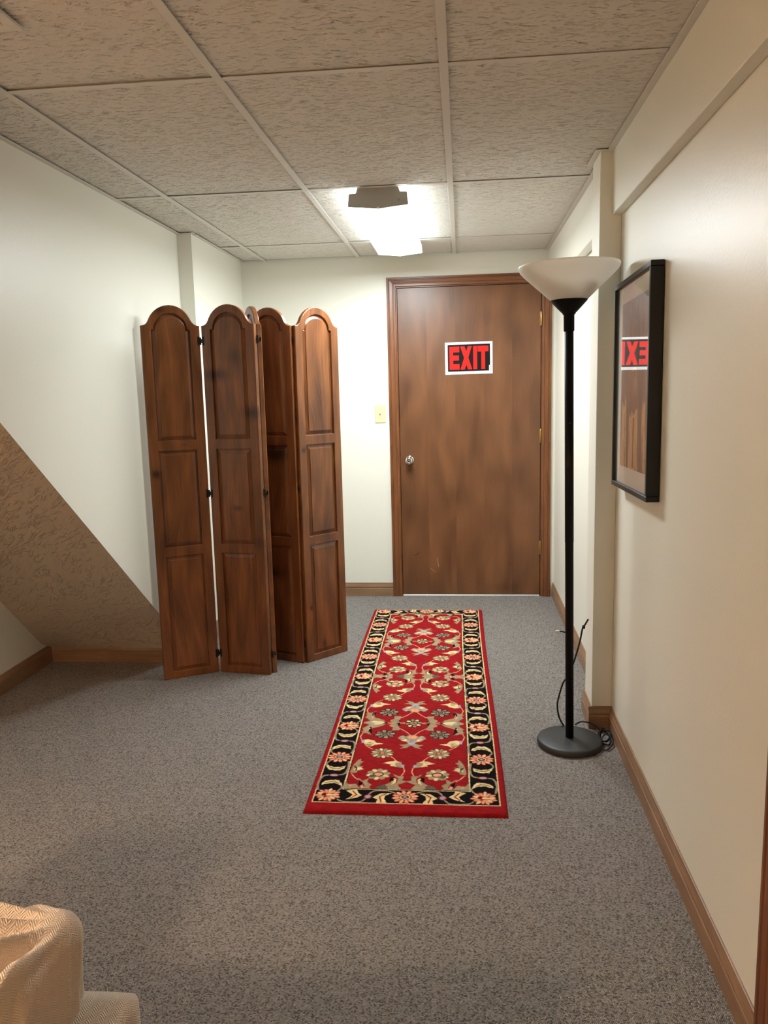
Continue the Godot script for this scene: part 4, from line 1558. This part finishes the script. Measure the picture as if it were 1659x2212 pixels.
# ---------------------------------------------------------------- EXIT sign, switch, vent, lamp
func sign_image() -> Image:
	var k := 3.0                         # pixels per millimetre
	var img := Image.create(915, 609, false, Image.FORMAT_RGB8)
	img.fill(Color(0.93, 0.93, 0.94))
	var area := func(x0: float, y0: float, x1: float, y1: float, c: Color): img.fill_rect(Rect2i(int(x0 * k), int(y0 * k), int((x1 - x0) * k), int((y1 - y0) * k)), c)
	area.call(16, 13.5, 290, 186, Color(0.55, 0.55, 0.57))
	area.call(18, 16, 288, 184, Color(0.06, 0.045, 0.045))
	var red := Color(0.93, 0.13, 0.10)
	area.call(28, 27, 52, 173, red)
	area.call(28, 27, 92, 63, red)
	area.call(28, 83, 89, 115, red)
	area.call(28, 137, 92, 173, red)
	for p in [[98, 27, 126, 27, 174, 173, 147, 173], [147, 27, 172, 27, 126, 173, 98, 173]]:
		var q := []
		for i in range(0, 8, 2):
			q.append(Vector2(p[i], p[i + 1]) * k)
		fill_poly(img, q, red)
	area.call(181, 27, 206, 173, red)
	area.call(210, 27, 279, 63, red)
	area.call(233, 27, 257, 173, red)
	area.call(282, 150, 300, 190, Color(0.93, 0.93, 0.94))
	var y := 155.0
	var rng := RandomNumberGenerator.new(); rng.seed = 4
	while y < 184.0:                    # bar code
		var t := rng.randf_range(0.5, 1.3)
		area.call(287, y, 298, y + t, Color(0.12, 0.12, 0.12))
		y += t + rng.randf_range(0.4, 1.1)
	for run in [[16, 56], [62, 104], [138, 168], [182, 186], [258, 290]]:  # the maker's line of tiny print
		var x: float = run[0]
		while x < run[1]:
			var t := rng.randf_range(0.6, 1.6)
			area.call(x, 192.0, x + t, 194.2, Color(0.4, 0.4, 0.42))
			x += t + rng.randf_range(0.3, 0.8)
	area.call(183, 188, 185, 196, Color(0.3, 0.3, 0.3))
	return img


func make_exit_sign() -> void:
	var m := mat_image("sign_print", sign_image(), 0.6)
	m.metallic_specular = 0.3
	var st := begin()
	var a := Vector3(-0.1515, 0.1015, 0.0012); var b := Vector3(0.1515, 0.1015, 0.0012)
	var c := Vector3(0.1515, -0.1015, 0.0012); var d := Vector3(-0.1515, -0.1015, 0.0012)
	quad(st, a, b, c, d, Vector2(0, 0), Vector2(1, 0), Vector2(1, 1), Vector2(0, 1))
	var back := Vector3(0, 0, -0.0012)
	quad(st, a + back, d + back, c + back, b + back)
	for e in [[a, b], [b, c], [c, d], [d, a]]:
		quad(st, e[0], e[0] + back, e[1] + back, e[1])
	var o := part("exit_sign", done(st), m, self, Vector3(0.4535, 1.572, -0.0038))
	o.rotation.z = 0.006
	tag(o, "black and white EXIT sign with red letters on the wooden door", "sign")


func make_switch() -> void:
	var o := thing("light_switch", "ivory toggle light switch on the end wall beside the door", "light switch", Vector3(-0.126, 1.226, 0.0))
	part("plate", box_mesh(Vector3(-0.035, -0.057, 0), Vector3(0.035, 0.057, 0.005), 0.003), M.ivory, o)
	part("surround", box_mesh(Vector3(-0.0055, -0.0125, 0.0045), Vector3(0.0055, 0.0125, 0.0056), 0.0008), M.ivory, o)
	var t := part("toggle", box_mesh(Vector3(-0.004, -0.005, 0), Vector3(0.004, 0.005, 0.014), 0.001), M.cap_white, o, Vector3(0, 0.003, 0.004))
	t.rotation.x = -0.5
	for y in [-0.030, 0.030]:
		var s := part("screw", lathe_mesh([Vector2(0.003, 0), Vector2(0.003, 0.0008), Vector2(0.0018, 0.0014), Vector2(0, 0.0014)], 12), M.ivory, o, Vector3(0, y, 0.005))
		s.rotation.x = PI / 2


func make_vent() -> void:
	var o := thing("ceiling_vent", "pale metal air vent set in a ceiling tile", "vent", Vector3(-0.715, CEIL, 3.435))
	for s in [[Vector3(-0.125, -0.006, -0.125), Vector3(0.125, 0.002, -0.095)], [Vector3(-0.125, -0.006, 0.095), Vector3(0.125, 0.002, 0.125)], [Vector3(-0.125, -0.006, -0.095), Vector3(-0.095, 0.002, 0.095)], [Vector3(0.095, -0.006, -0.095), Vector3(0.125, 0.002, 0.095)]]:
		part("frame", box_mesh(s[0], s[1], 0.001), M.grid_metal, o)
	part("duct", box_mesh(Vector3(-0.095, 0.0, -0.095), Vector3(0.095, 0.002, 0.095)), M.keyhole, o)
	for i in 7:
		var s := part("slat", box_mesh(Vector3(-0.095, -0.0006, -0.009), Vector3(0.095, 0.0006, 0.009)), M.grid_metal, o, Vector3(0, -0.004, -0.078 + i * 0.026))
		s.rotation.x = 0.35


# the warm lamp behind the camera, whose light reddens the near walls and the armchair
func make_floor_lamp() -> void:
	var o := thing("floor_lamp", "brass floor lamp with a linen drum shade behind the armchair", "floor lamp", Vector3(-1.42, 0, 5.22))
	part("base", lathe_mesh([Vector2(0, 0), Vector2(0.14, 0), Vector2(0.14, 0.012), Vector2(0.12, 0.02), Vector2(0.02, 0.03), Vector2(0, 0.03)], 40), M.brass, o)
	part("pole", lathe_mesh([Vector2(0, 0.028), Vector2(0.011, 0.028), Vector2(0.011, 1.51), Vector2(0, 1.51)], 20), M.brass, o)
	part("lamp_shade", lathe_mesh([Vector2(0.24, 1.47), Vector2(0.19, 1.76), Vector2(0.188, 1.76), Vector2(0.238, 1.47), Vector2(0.24, 1.47)], 48), M.linen_shade, o)
	part("bulb", lathe_mesh([Vector2(0, 1.505), Vector2(0.016, 1.507), Vector2(0.035, 1.53), Vector2(0.055, 1.57), Vector2(0.055, 1.60), Vector2(0.035, 1.64), Vector2(0, 1.652)], 24), M.warm_bulb, o)
	var l := OmniLight3D.new()
	l.name = "floor_lamp_light"
	l.position = Vector3(0, 1.59, 0)
	l.light_color = Color(1.0, 0.87, 0.755)
	l.light_energy = 2.7
	l.light_size = 0.05
	l.omni_range = 14.0
	l.omni_attenuation = 2.0
	l.shadow_enabled = true
	o.add_child(l)
